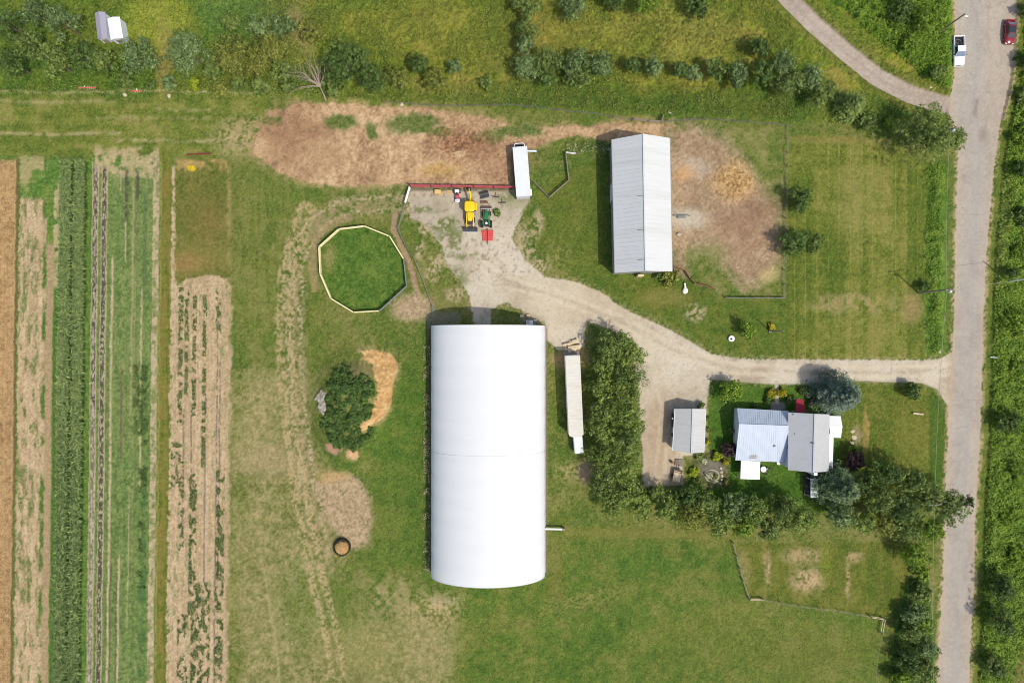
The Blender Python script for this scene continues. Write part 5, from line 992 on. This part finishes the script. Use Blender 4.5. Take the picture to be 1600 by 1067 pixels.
b_ = MB().loft([[(x, 1.7, .8), (x, 2.15, .45), (x, 2.2, .1), (x, 1.75, .12), (x, 1.6, .4)] for x in (-.95, .95)]).build('loader_bucket', mat('brown bucket', (112, 88, 80), .7), t); MB().box((0, 1.62, .82), (1.9, .08, .06)).build('bucket_edge', M_siding, b_)
x, y = W(762, 368); t = thing('harrow', 'faded red chain harrow lying behind the green tractor', 'harrow', (x, y, 0)); m = MB()
for i in range(7): m.bar((-1.05 + i * .35, .95, .2), (-.85 + i * .29, -1.0, .2), .07)
for j in range(6): f = j / 5; m.bar((-1.1 + .2 * f, .9 - 1.9 * f, .24), (1.1 - .2 * f, .9 - 1.9 * f, .24), .09)
m.slab([(-1.0, .85, .15), (1.0, .85, .15), (.8, -.9, .15), (-.8, -.9, .15)], .03); m.build('frame', M_coral, t); MB().bar((0, 1.2, .4), (0, -1.7, .35), .09).build('draw_bar', M_dark, t)
m = MB()
for i in range(7):
    for j in range(6): m.bar((-1 + i * .33, .85 - j * .35, .16), (-1 + i * .33, .85 - j * .35, 0), .04)
m.build('tines', M_rust, t)
x, y = W(715, 308); t = thing('riding_mower', 'small red riding mower with white seat facing the red gates', 'mower', (x, y, 0), .06); MB().loft([[(-w, y_, .4), (w, y_, .4), (w, y_, z), (-w, y_, z)] for y_, w, z in ((-.4, .34, .85), (.15, .36, .85), (.3, .3, .7))]).build('hood', M_red, t, bevel=.05)
MB().box((0, .95, .7), (.85, .6, .14)).build('seat', M_white, t, bevel=.05); MB().box((0, .55, .6), (.6, .5, .1)).build('floor', M_red, t); MB().lathe((0, .45, 1.0), [(.17, 0), (.19, .02), (.17, .04)], 12).build('steering_wheel', M_black, t); MB().box((0, -.75, .45), (.9, .6, .14)).build('cutting_deck', M_siding, t, bevel=.04); MB().bar((0, .45, .6), (0, .45, 1.0), .05).build('steering_column', M_black, t)
for sx in (-.5, .5): wheel(t, (sx, .95, .38), .38, .28, M_white); wheel(t, (sx * .85, -.45, .26), .26, .2, M_white)
MB().lathe((.05, -1.0, .5), [(.16, 0), (.16, .25), (.05, .3)], 10).build('lamp', M_lamp, t, True)
x, y = W(684, 300, .6); t = thing('crate', 'pale yellow plywood crate by the red gates', 'crate', (x, y, 0), -.05); MB().box((0, 0, .4), (1.15, .75, .75)).build('box', mat('yellow ply', (206, 172, 108), .8, var=.1), t); m = MB()
for s_ in (-.35, 0, .35): m.box((s_, 0, .79), (.1, .78, .03))
m.build('lid_batten', M_plank, t)
x, y = W(701.5, 301); m = MB(); m.slab([(-.5, -.35, .12), (.55, -.35, .12), (.5, .4, .12), (-.45, .35, .12)], .1); o = tag(m.build('plywood_sheet', mat('dull yellow ply', (186, 156, 104), .8)), 'flat dull yellow sheet on the gravel between crate and riding mower', 'sheet'); o.location = (x, y, 0)
x, y = W(757, 305.5); t = thing('loader_bucket', 'spare dark loader bucket lying near the red gates', 'bucket', (x, y, 0), .25); MB().loft([[(x_, -.5, .1), (x_, .1, .05), (x_, .5, .2), (x_, .6, .7), (x_, .5, .72), (x_, .4, .28), (x_, .05, .13), (x_, -.5, .14)] for x_ in (-.85, .85)]).build('shell', M_dark, t); MB().box((0, -.52, .12), (1.7, .1, .05)).build('cutting_edge', M_grey, t)
for px, py, l_, a_ in ((774.5, 308, 'dark steel beam lying on the gravel near the livestock trailer, upper of two', -.15), (785, 317, 'dark steel beam with upright on the gravel, lower of two', .05)):
    x, y = W(px, py); t = thing('steel_frame', l_, 'scrap', (x, y, 0), a_); MB().bar((-.7, 0, .15), (.7, 0, .15), .16).build('beam', M_dark, t); MB().bar((-.1, 0, .2), (-.05, .75, .25), .1).build('arm', M_rust, t)
x, y = W(757, 316.5); t = thing('ballast_box', 'low brown weight block in front of the green tractor', 'weight', (x, y, 0)); MB().box((0, 0, .25), (1.3, .4, .45)).build('block', M_rust, t, bevel=.04); MB().bar((-.3, 0, .5), (.3, 0, .5), .07).build('hitch_pin', M_dark, t)
T(776, 332, 7, .7, 'green', 'clump of green weeds on the gravel right of the green tractor', 'weed_clump', 'weeds', dens=2)
# stacked crates at the barn's north-east corner
t0 = [((827.5, 504), (.0, 0), (1.25, .85, .5), 'big grey crate against the white barn north wall'), ((815.5, 493.6), 0, (.6, .45, .4), 'small pale box north of the grey crate, left of two'), ((825.5, 493), 0, (.6, .5, .45), 'small pinkish box north of the grey crate, right of two'), ((836.5, 500.2), 0, (.6, .3, .3), 'small cream box right of the grey crate')]
for (pp, _, d, l_), mm in zip(t0, (M_siding, M_plank, M_tanp, M_cream)):
    x, y = W(*pp, .4); t = thing('storage_box', l_, 'box', (x, y, 0)); MB().box((0, 0, d[2] / 2), d).build('box', mm, t, bevel=.02); MB().box((0, 0, d[2] + .02), (d[0] * 1.04, d[1] * 1.04, .05)).build('lid', mm, t)
    if d[0] > 1: MB().box((-.3, .1, d[2] + .1), (.45, .4, .12)).build('lid_box', M_tanp, t); MB().box((.25, .15, d[2] + .12), (.5, .3, .15)).build('lid_box', M_white, t)
# water trough in the east paddock
x, y = W(1064, 339); t = thing('water_trough', 'grey water trough with a rail beside the gable barn east wall', 'trough', (x, y, 0)); MB().loft([[(sx * .7, y_, z) for sx, y_, z in ((1, -.3, .5), (1, .3, .5), (.8, .25, .05), (.8, -.25, .05))] for _ in (0,)] * 1 + [[(-.7, -.3, .5), (-.7, .3, .5), (-.56, .25, .05), (-.56, -.25, .05)]]).build('basin', M_grey, t); MB().box((0, 0, .46), (1.2, .45, .02)).build('water', M_glassb, t); MB().bar((-1.4, .15, .75), (1.6, .15, .75), .12).build('rail', M_grey, t)
for sx in (-1.3, 1.5): MB().bar((sx, .15, 0), (sx, .15, .8), .1).build('post', M_grey, t)
for px, py, l_ in ((1060, 366.5, 'small stone near the gable barn east wall'), (1046, 178, 'pale boulder beside the wooden gate north of the gable barn'), (265, 151, 'pale boulder at the edge of the field track'), (321, 145, 'small pale rock right of the lime bush'), (196, 149, 'pale rock beside the red and white scrap'), (628, 164, 'small pale rock at the fence above the paddock'), (1466, 549, 'pale rock at the south tip of the lawn edge weeds'), (1453, 138, 'pale rock at the tip of the wedge by the lane'), (960, 738, 'stone beside hedgerow')):
    if l_ == 'stone beside hedgerow': continue
    x, y = W(px, py); tag(MB().blob((x, y, .2), (.42, .36, .34), int(px), 10, .3).build('boulder', M_stone, None, True), l_, 'rock')
x, y = W(1070, 452); tag(MB().blob((x, y - .3, .25), (.55, .6, .4), 2, 18, .06).tube([(x, y, .3), (x - .05, y + .6, .3), (x - .08, y + .95, .35)], [.3, .2, .14], 10).blob((x - .1, y + 1.0, .36), (.22, .2, .18), 4, 12, .05).build('lawn_ornament', M_lamp, None, True), 'white pear-shaped object on the grass below the gable barn', 'ornament')
x, y = W(1143, 529, .4); t = thing('well_cap', 'round white well lid with a dark hatch on the lawn', 'well', (x, y, 0)); MB().lathe((0, 0, 0), [(.52, 0), (.55, .35), (.6, .4), (.55, .52), (.2, .58)], 24).build('lid', M_conc if 0 else M_white, t, True); MB().lathe((-.1, -.08, .56), [(.18, 0), (.2, .06), (.15, .08)], 12).build('hatch', M_black, t)
x, y = W(1203, 517.5); t = thing('flag_pole', 'tall slim weathered pole standing on the lawn right of the well lid', 'pole', (x, y, 0)); MB().tube([(0, 0, 0), (0, 0, 3.2), (.02, 0, 6.4)], [.13, .11, .08], 8).build('pole', M_wood, t, True); MB().box((0, 0, .15), (.5, .5, .3)).build('base', M_conc, t)
T(1206, 511, 6, .8, 'yellow', 'yellow flowers at the foot of the white lawn pole', 'garden_plant', 'plant', dens=3)
x, y = W(1433, 646); t = thing('garden_bench', 'low pale bench on the front lawn by the road', 'bench', (x, y, 0), -.12); MB().box((0, 0, .42), (1.9, .26, .05)).build('seat', M_plank, t)
for sx in (-.75, .75): MB().box((sx, 0, .2), (.08, .36, .42)).build('leg', M_wood, t)
x, y = W(1429, 643); 
x, y = W(534, 854.5, .6); t = thing('bale_feeder', 'round bale feeder ring full of straw on the pasture', 'feeder', (x, y, 0))
m = MB()
for z in (.1, .6, 1.1): m.tube([(1.55 * math.cos(q), 1.55 * math.sin(q), z) for q in [6.2832 * i / 32 for i in range(33)]], .045, 6, False)
m.build('ring', M_black, t, True); m = MB()
for i in range(18):
    q = 6.2832 * i / 18; m.bar((1.55 * math.cos(q), 1.55 * math.sin(q), 0), (1.5 * math.cos(q), 1.5 * math.sin(q), 1.12), .05)
m.build('uprights', M_black, t); m = MB(); q_ = [6.2832 * i / 32 for i in range(32)]; m.loft([[(r_ * math.cos(q), r_ * math.sin(q), z) for q in q_] for r_, z in ((1.6, .05), (1.6, .55), (1.56, .55), (1.56, .05))]); m.build('skirt', M_black, t); MB().blob((.08, -.12, .45), (1.2, 1.12, .8), 9, 20, .12).build('straw_bale', M_straw, t, True)
rs = np.random.default_rng(77); n_ = 900; a_ = rs.uniform(0, 6.28, n_); q_ = np.sqrt(rs.uniform(0, 1, n_)) * 1.25; P_ = np.stack([np.cos(a_) * q_ + .08, np.sin(a_) * q_ - .12, .45 + .8 * np.sqrt(np.clip(1 - (q_ / 1.3) ** 2, 0, 1))], 1)
v_, f_ = leafquads(P_, np.stack([rs.normal(size=n_) * .4, rs.normal(size=n_) * .4, np.ones(n_)], 1), rs.uniform(.15, .4, n_), .2, rs); npmesh('loose_straw', v_, f_, LM['straw'], t, [('v', 'FLOAT', 'FACE', rs.random(n_))])
# scrap farm implements along the field track
for px, py, L_, l_, mm in ((215, 144, 2.2, 'pale red and white harrow section under the corner trees', M_coral), (134, 139, 4.2, 'long red and white implement frame at the track edge in the corner', M_coral), (312, 242, 4.6, 'long dark red implement bar above the olive crop square', mat('dark red paint', (120, 44, 40), .7))):
    x, y = W(px, py); t = thing('implement_frame', l_, 'implement', (x, y, 0), .03); MB().bar((-L_ / 2, 0, .4), (L_ / 2, 0, .4), .16).build('bar', mm, t); m = MB()
    for i in range(int(L_ / .35)): m.bar((-L_ / 2 + .2 + i * .35, -.25, .35), (-L_ / 2 + .2 + i * .35, .3, .35), .05)
    m.build('tines', M_white if L_ < 4.5 else M_rust, t); MB().bar((0, 0, .4), (.05, .9 if L_ < 3 else .4, .4), .1).build('draw_bar', M_white if L_ < 4.5 else mm, t)
    for sx in (-.4, .4): MB().bar((sx * L_, 0, .4), (sx * L_, 0, 0), .08).build('leg', M_rust, t)
def shed(px, py, w, l, h, rz, mr_, lab):
    x, y = W(px, py, h); t = thing('shed', lab, 'shed', (x, y, 0), rz); MB().box((0, 0, h / 2 - .1), (w - .2, l - .25, h)).build('wall', M_siding, t); m = MB(); m.slab([(-w / 2, -l / 2, h), (0, -l / 2, h + .35), (0, l / 2, h + .35), (-w / 2, l / 2, h)], .08); m.slab([(0, -l / 2, h + .35), (w / 2, -l / 2, h), (w / 2, l / 2, h), (0, l / 2, h + .35)], .08); m.build('roof', mr_, t); MB().box((0, -l / 2 + .1, .95), (.9, .1, 1.9)).build('door', M_wood, t)
shed(158.5, 40.5, 1.9, 4.9, 2.4, .1, M_purp, 'narrow shed with a grey-violet roof in the top left corner'); shed(180, 45, 2.3, 4.0, 2.4, .16, M_white, 'small shed with a bright white roof in the top left corner')
# ---- round pen and fences
t = thing('round_pen', 'ten-sided round pen of board panels on the pasture', 'pen', (*W(566, 421), 0)); o = Vector(t.location)
for i in range(10):
    a = V3(*pen[i], 1.25); b = V3(*pen[(i + 1) % 10], 1.25); a.z = b.z = 0; a -= o; b -= o; dark = i in (6, 7); mm = M_grey if dark else M_board; m = MB()
    u = (b - a).normalized(); mid = (a + b) / 2; out_ = Vector((mid.x, mid.y, 0)).normalized() * .05
    for z in (.25, .55, .85, 1.15): m.bar(a + u * .06 + Vector((0, 0, z)), b - u * .06 + Vector((0, 0, z)), .05, .2)
    m.bar(a + u * .06 + Vector((0, 0, 1.29)), b - u * .06 + Vector((0, 0, 1.29)), .22 if not dark else .14, .05); m.build('board_panel', mm, t); MB().bar(a, a + Vector((0, 0, 1.35)), .13).build('post', M_wood, t)
def fence(lab, pts, h=1.2, sp=3.0, rails=(.4, .75, 1.1), rm=None, rr_=.03, pr=.1, pm=None, name='fence', px=True):
    P_ = [V3(*p, h * .5) for p in pts]
    for p in P_: p.z = 0
    t = thing(name, lab, 'fence', P_[0]); o = P_[0]; post = None
    for a, b in zip(P_[:-1], P_[1:]):
        n = max(1, round((b - a).length / sp)); m = MB()
        for z in rails: m.bar(a - o + Vector((0, 0, z)), b - o + Vector((0, 0, z)), rr_, rr_ * 1.5)
        m.build('rail', rm or M_wirem, t)
        for i in range(n):
            q = a.lerp(b, i / n) - o
            if post is None: post = MB().box((0, 0, h / 2), (pr, pr, h + .1)).build('post', pm or M_wood, t); post.location = q
            else: c = post.copy(); C.objects.link(c); c.location = q
    c = post.copy(); C.objects.link(c); c.location = P_[-1] - o; return t
fence('wire fence running along the south edge of the meadow', [(600, 160), (690, 166), (800, 164), (870, 172), (930, 178), (988, 188)]); fence('wire fence on the meadow edge behind the gable barn and paddock', [(1036, 190), (1100, 186), (1170, 191), (1231, 196)])
fence('wooden rail gate section in the meadow fence north of the gable barn', [(990, 186.5), (1013, 189.5), (1034, 191), (1036, 181)], 1.2, 2.4, (.3, .6, .9, 1.15), M_wood, .07, .14, name='rail_gate'); fence('fence with wooden posts between the east paddock and the mown lawn', [(1231, 196), (1229, 300), (1227, 400), (1226, 466)], 1.2, 2.6, (.5, 1.05), M_wood, .035, .12)
fence('pale rail fence along the south side of the east paddock', [(1226, 466), (1195, 465.5), (1160, 466), (1134, 465)], 1.25, 2.3, (.4, .75, 1.15), M_grey, .07, .13); fence('rusty brown fence curving from the paddock rails to the gable barn', [(1118, 452), (1102, 447), (1085, 443), (1076, 433), (1070, 423), (1052, 417)], 1.1, 1.8, (.35, .7, 1.05), M_rust, .09, .13)
fence('dark rail fence of the small pen between livestock trailer and gable barn', [(884, 240), (889, 282), (858, 309), (831, 282)], 1.3, 2.5, (.3, .6, .9, 1.2), M_wood, .07, .13); fence('white-topped rail at the north corner of the small pen', [(884, 239), (900, 241)], 1.2, 2.0, (.6, 1.15), M_white, .08, .1)
fence('thin wire fence from the white gate past the round pen to the white barn', [(633, 319), (622, 358), (633, 382), (648, 405), (662, 440), (676, 478), (678, 505)], 1.2, 3.0, (.4, .75, 1.1), M_grey, .035, .1)
fence('wooden rail fence dropping from the south tree row to the field', [(1146, 848), (1151, 868), (1161, 906), (1171, 935)], 1.2, 2.6, (.5, 1.05), M_wood, .06, .13); fence('wire fence along the north edge of the south field', [(1190, 936.5), (1250, 947), (1310, 954), (1360, 963)], 1.1, 3.2, (.5, 1.0), M_wirem, .025, .08)
fence('short pale rail at the lower end of the dropping fence', [(1171, 936), (1192, 936)], 1.1, 2.4, (.5, 1.05), M_plank, .08, .12); fence('angled wooden corner rail at the east end of the south field', [(1360, 963), (1381, 966), (1377, 988)], 1.3, 2.4, (.5, 1.15), M_plank, .08, .13); fence('thin electric wire beside the corner rail down to the photo bottom', [(1376, 990), (1368, 1040), (1365, 1110)], 1.0, 4.0, (.9,), M_wirem, .02, .06)
x, y = W(868, 826.5, 1.0); t = thing('grain_auger', 'white beam jutting from the east side of the white barn', 'beam', (x, y, 0)); MB().bar((-1.9, .05, 1.0), (1.3, 0, 1.0), .3, .2).build('beam', M_white, t); MB().box((1.5, -.05, .6), (.45, .35, 1.2)).build('stand', M_wood, t)
# red gates: five panels in a line, and a white gate
gp = [(641, 290.5), (673, 291), (706, 291.3), (740, 291.8), (771, 292.5), (806, 293)]
for i, (a, b) in enumerate(zip(gp[:-1], gp[1:])):
    a = V3(*a, .7); b = V3(*b, .7); a.z = b.z = 0; d = b - a; L_ = d.length
    t = thing('red_gate', ['red pipe gate panel at the west end of the line, meeting the white gate', 'red pipe gate panel behind the pale yellow crate', 'red pipe gate panel behind the riding mower', 'red pipe gate panel behind the backhoe bucket', 'red pipe gate panel whose end runs under the livestock trailer'][i], 'gate', a, math.atan2(d.y, d.x), 'red gates between paddock and equipment yard'); m = MB()
    for z in (.15, .4, .65, .9, 1.15, 1.4): m.bar((.08, 0, z), (L_ - .08, 0, z), .09, .09)
    m.bar((.08, -.02, 1.44), (L_ - .08, -.02, 1.44), .17, .06)
    for x in (.08, L_ / 2, L_ - .08): m.bar((x, 0, .1), (x, 0, 1.44), .08)
    m.build('frame', M_red, t); MB().box((0, 0, .75), (.16, .16, 1.6)).build('post', M_dark, t)
a = V3(640.5, 293, .7); b = V3(633.5, 317, .7); a.z = b.z = 0; d = b - a; t = thing('white_gate', 'white pipe gate at the west end of the red gates', 'gate', a, math.atan2(d.y, d.x)); m = MB(); L_ = d.length
for z in (.3, .6, .9, 1.2): m.bar((0, 0, z), (L_, 0, z), .07)
m.bar((0, 0, 1.25), (L_, 0, 1.25), .24, .06); m.build('frame', M_white, t)
for x in (0, L_): MB().bar((x, 0, 0), (x, 0, 1.25), .09).build('upright', M_white, t)
# ---- poles and wires
def pole(px, py, h, lab, light=False, arm=0.0, trafo=False, lean=(0, 0), mm=None):
    x, y = W(px, py); t = thing('utility_pole', lab, 'utility pole', (x, y, 0)); tx, ty = lean; MB().tube([(0, 0, -.2), (tx * .5, ty * .5, h / 2), (tx, ty, h)], [.17, .15, .12], 10).build('pole', mm or M_wood, t, True)
    if arm: MB().box((tx, ty, h - .35), (2.4, .11, .13), arm).build('cross_arm', M_wood, t)
    if arm:
        m = MB()
        for s_ in (-1.1, -.5, .5, 1.1): m.lathe((tx + s_ * math.cos(arm), ty + s_ * math.sin(arm), h - .28), [(.04, 0), (.07, .06), (.05, .16), (.02, .18)], 8)
        m.build('insulator', M_lamp, t, True)
    if trafo: MB().lathe((tx, ty - .38, h - 1.5), [(.2, 0), (.24, .05), (.24, .75), (.16, .85), (.05, .9)], 14).build('transformer', M_siding, t, True)
    if light: MB().tube([(tx, ty, h - .5), (tx + .5, ty - .3, h - .1), (tx + 1.0, ty - .1, h)], .04, 6).build('lamp_arm', M_chrome, t, True); MB().blob((tx + .35, ty - .32, h - .25), (.38, .18, .1), 2, 10, .05).build('street_light', M_lamp, t, True)
    return Vector((x + tx, y + ty, h))
p0 = pole(1463, 54.5, 8.2, 'leaning-looking wooden pole with a street light by the white pickup', True); p1 = pole(1435, 458, 10.2, 'wooden utility pole with crossarm and white transformer by the road', False, .15, True)
pA = pole(1443, 223, 9.6, 'utility pole rising through the big corner tree', False, .1, True); p2 = pole(1418, 772, 8.6, 'utility pole standing among the trees of the corner grove', False, 0.1); p3 = pole(1572, 440, 9.0, 'pale grey utility pole on the far side of the road', mm=M_siding)
def cable(a, b, lab, sag=.5):
    m = MB(); n = 14; m.tube([a.lerp(b, i / n) - Vector((0, 0, sag * 4 * (i / n) * (1 - i / n))) for i in range(n + 1)], .028, 5); tag(m.build('power_cable', M_cable, None, True), lab, 'cable')
dz = Vector((-.5, 0, -1.0)); cable(pA + dz, p1 + dz, 'thin overhead cable along the road between the two northern poles'); cable(p1 + dz, p2 + Vector((0, 0, -.4)), 'thin overhead cable above the front lawn verge'); cable(p2 + Vector((0, 0, -.4)), Vector((*W(1460, 1120, 7.5), 7.5)), 'thin overhead cable along the verge south of the grove'); cable(p1 + Vector((1.1, .15, -.2)), p3 + Vector((0, 0, -.3)), 'thin overhead cable crossing the road to the pale grey pole')
x, y = W(1553, 558.5); t = thing('marker_post', 'short white marker rail on the far verge opposite the driveway mouth', 'marker', (x, y, 0)); MB().bar((-1.0, .08, .5), (1.0, -.08, .5), .12).build('rail', M_white, t)
for sx in (-.8, .8): MB().bar((sx, 0, 0), (sx, 0, .5), .08).build('post', M_white, t)
# ---- road vehicles
def ring(y, w, z0, z1, tw=.86, rnd=.1):
    """cross-section with rounded shoulders at station y"""
    return [(-w * .94, y, z0), (-w, y, z0 + rnd), (-w, y, (z0 + z1) / 2), (-w * .985, y, z1 - rnd), (-w * tw, y, z1), (0, y, z1 + .02), (w * tw, y, z1), (w * .985, y, z1 - rnd), (w, y, (z0 + z1) / 2), (w, y, z0 + rnd), (w * .94, y, z0)]
x, y = W(1498.5, 79.5, .9); t = thing('pickup_truck', 'white pickup truck with an open black bed parked at the roadside', 'pickup', (x, y, 0), .02); mp = mat('white car paint', (238, 238, 238), .25, var=.01, spec=.6)
MB().loft([ring(-2.72, .78, .5, .8), ring(-2.6, .92, .42, .98), ring(-2.2, .98, .4, 1.08), ring(-1.3, 1.0, .4, 1.14), ring(.75, 1.0, .4, 1.16), ring(.8, 1.0, .4, 1.16)][::-1]).build('body', mp, t, True)
m = MB()
for sx in (-.94, .94): m.box((sx, 1.72, .82), (.12, 1.86, .72))
m.box((0, 2.66, .82), (1.98, .1, .7)); m.build('bed_side', mp, t, bevel=.02); MB().box((0, 1.72, .66), (1.76, 1.8, .1)).build('bed_liner', M_black, t)
m = MB().tube([(.45 * math.cos(q) - .1, 1.75 + .36 * math.sin(q), .8) for q in [6.28 * i / 16 for i in range(14)]], .05, 6); m.build('hose_coil', M_grey, t, True); MB().box((.5, 1.3, .82), (.4, .3, .22)).build('cargo_box', M_dark, t)
g_ = [[(-w, y_, z), (w, y_, z), (w2, y2, 1.82), (-w2, y2, 1.82)] for y_, y2, w, w2, z in ((-1.25, -.45, .9, .74, 1.15), (.72, .6, .92, .76, 1.15))]
MB().loft(g_).build('cab', mp, t, bevel=.06); MB().slab([(-.82, -1.22, 1.21), (.82, -1.22, 1.21), (.7, -.5, 1.8), (-.7, -.5, 1.8)], .03).build('windshield', M_glassb, t); MB().slab([(.8, .72, 1.24), (-.8, .72, 1.24), (-.68, .645, 1.72), (.68, .645, 1.72)], .03).build('rear_window', M_glass, t)
for sx in (-1, 1):
    MB().add([(sx * .925, -.95, 1.22), (sx * .935, .6, 1.22), (sx * .79, .52, 1.74), (sx * .79, -.42, 1.74), (sx * .9, -.95, 1.22), (sx * .9, .6, 1.22), (sx * .76, .52, 1.74), (sx * .76, -.42, 1.74)], [(0, 1, 2, 3), (7, 6, 5, 4), (0, 4, 5, 1), (1, 5, 6, 2), (2, 6, 7, 3), (3, 7, 4, 0)]).build('side_window', M_glass, t)
    MB().box((sx * 1.12, -.85, 1.25), (.2, .12, .2)).build('mirror', M_black, t, bevel=.02); MB().box((sx * .74, -2.68, .78), (.34, .12, .2), sx * -.3).build('headlight', M_lamp, t); MB().box((sx * .93, 2.7, .9), (.12, .05, .4)).build('tail_light', M_tl, t)
    for yy in (-1.7, 1.75): wheel(t, (sx * .9, yy, .4), .4, .26)
MB().box((0, -2.74, .48), (1.8, .14, .2)).build('bumper', M_chrome, t, bevel=.03); MB().box((0, 2.76, .5), (1.8, .12, .16)).build('bumper', M_chrome, t, bevel=.02); MB().box((0, -2.75, .7), (.9, .05, .2)).build('grille', M_dark, t)
x, y = W(1578.3, 50, .7); t = thing('parked_car', 'dark red car with a black glass roof at the far road edge', 'car', (x, y, 0), -.06)
MB().loft([ring(2.3, .62, .4, .7), ring(2.15, .82, .3, .84), ring(1.6, .9, .28, .95), ring(.6, .92, .28, .98), ring(-.8, .92, .28, .96), ring(-1.5, .9, .28, .9), ring(-2.1, .82, .3, .76), ring(-2.3, .6, .4, .62)]).build('body', M_carred, t, True)
MB().loft([[(-.8, 1.75, .92), (.8, 1.75, .92), (.6, 1.0, 1.4), (-.6, 1.0, 1.4)], [(-.84, .9, .95), (.84, .9, .95), (.64, .8, 1.46), (-.64, .8, 1.46)], [(-.85, -.2, .95), (.85, -.2, .95), (.64, -.2, 1.46), (-.64, -.2, 1.46)], [(-.8, -1.2, .9), (.8, -1.2, .9), (.6, -.5, 1.42), (-.6, -.5, 1.42)]]).build('cabin', M_carred, t, bevel=.04)
MB().slab([(-.56, -.45, 1.47), (.56, -.45, 1.47), (.56, .75, 1.49), (-.56, .75, 1.49)], .03).build('glass_roof', M_glass, t); MB().slab([(-.7, -1.2, .98), (.7, -1.2, .98), (.58, -.54, 1.44), (-.58, -.54, 1.44)], .03).build('windshield', M_glass, t); MB().slab([(.68, 1.68, .99), (-.68, 1.68, .99), (-.57, 1.02, 1.41), (.57, 1.02, 1.41)], .03).build('rear_window', M_glassb, t)
for sx in (-1, 1):
    MB().add([(sx * .86, -.9, 1.0), (sx * .86, 1.2, 1.0), (sx * .68, .85, 1.38), (sx * .68, -.4, 1.38), (sx * .82, -.9, 1.0), (sx * .82, 1.2, 1.0), (sx * .64, .85, 1.38), (sx * .64, -.4, 1.38)], [(0, 1, 2, 3), (7, 6, 5, 4), (0, 4, 5, 1), (1, 5, 6, 2), (2, 6, 7, 3), (3, 7, 4, 0)]).build('side_window', M_glass, t)
    MB().box((sx * 1.0, -.7, 1.0), (.18, .1, .14)).build('mirror', M_carred, t, bevel=.02); MB().box((sx * .62, -2.18, .66), (.34, .14, .12), sx * .35).build('headlight', M_lamp, t); MB().box((sx * .66, 2.2, .72), (.3, .1, .12), sx * -.35).build('tail_light', M_tl, t)
    for yy in (-1.4, 1.4): wheel(t, (sx * .82, yy, .32), .32, .22)
# ------------------------------------------------------------------ light, sky, camera
sunv = Vector((.47, -.42, 1.0)).normalized()
sl = bpy.data.lights.new('sun', 'SUN'); sl.energy = SUN_E; sl.angle = R(.6); sl.color = (1, .945, .83); so = bpy.data.objects.new('sun', sl); C.objects.link(so); so.rotation_euler = (-sunv).to_track_quat('-Z', 'Y').to_euler(); so.location = (60, -44, 100)
w = bpy.data.worlds.new('World'); bpy.context.scene.world = w; w.use_nodes = True; nt = w.node_tree; sk = nt.nodes.new('ShaderNodeTexSky'); sk.sky_type = 'NISHITA'; sk.sun_disc = False; sk.sun_elevation = math.asin(sunv.z); sk.sun_rotation = math.atan2(sunv.x, sunv.y); sk.dust_density = 2.5; sk.air_density = 1.0; sk.ozone_density = 1.0
nt.links.new(sk.outputs[0], nt.nodes['Background'].inputs['Color']); nt.nodes['Background'].inputs['Strength'].default_value = SKY_E
cam = bpy.data.cameras.new('camera'); cam.lens = 24; cam.sensor_width = 36; cam.clip_end = 9000; co = bpy.data.objects.new('camera', cam); C.objects.link(co); co.location = (0, 0, CH); co.rotation_euler = (0, 0, 0)
sc = bpy.context.scene; sc.camera = co; sc.view_settings.view_transform = 'Standard'; sc.view_settings.look = 'None'; sc.view_settings.exposure = EXPO; sc.view_settings.gamma = 1
sc.cycles.pixel_filter_type = 'BLACKMAN_HARRIS'; sc.cycles.filter_width = 1.0; sc.cycles.max_bounces = 6; sc.cycles.transparent_max_bounces = 4
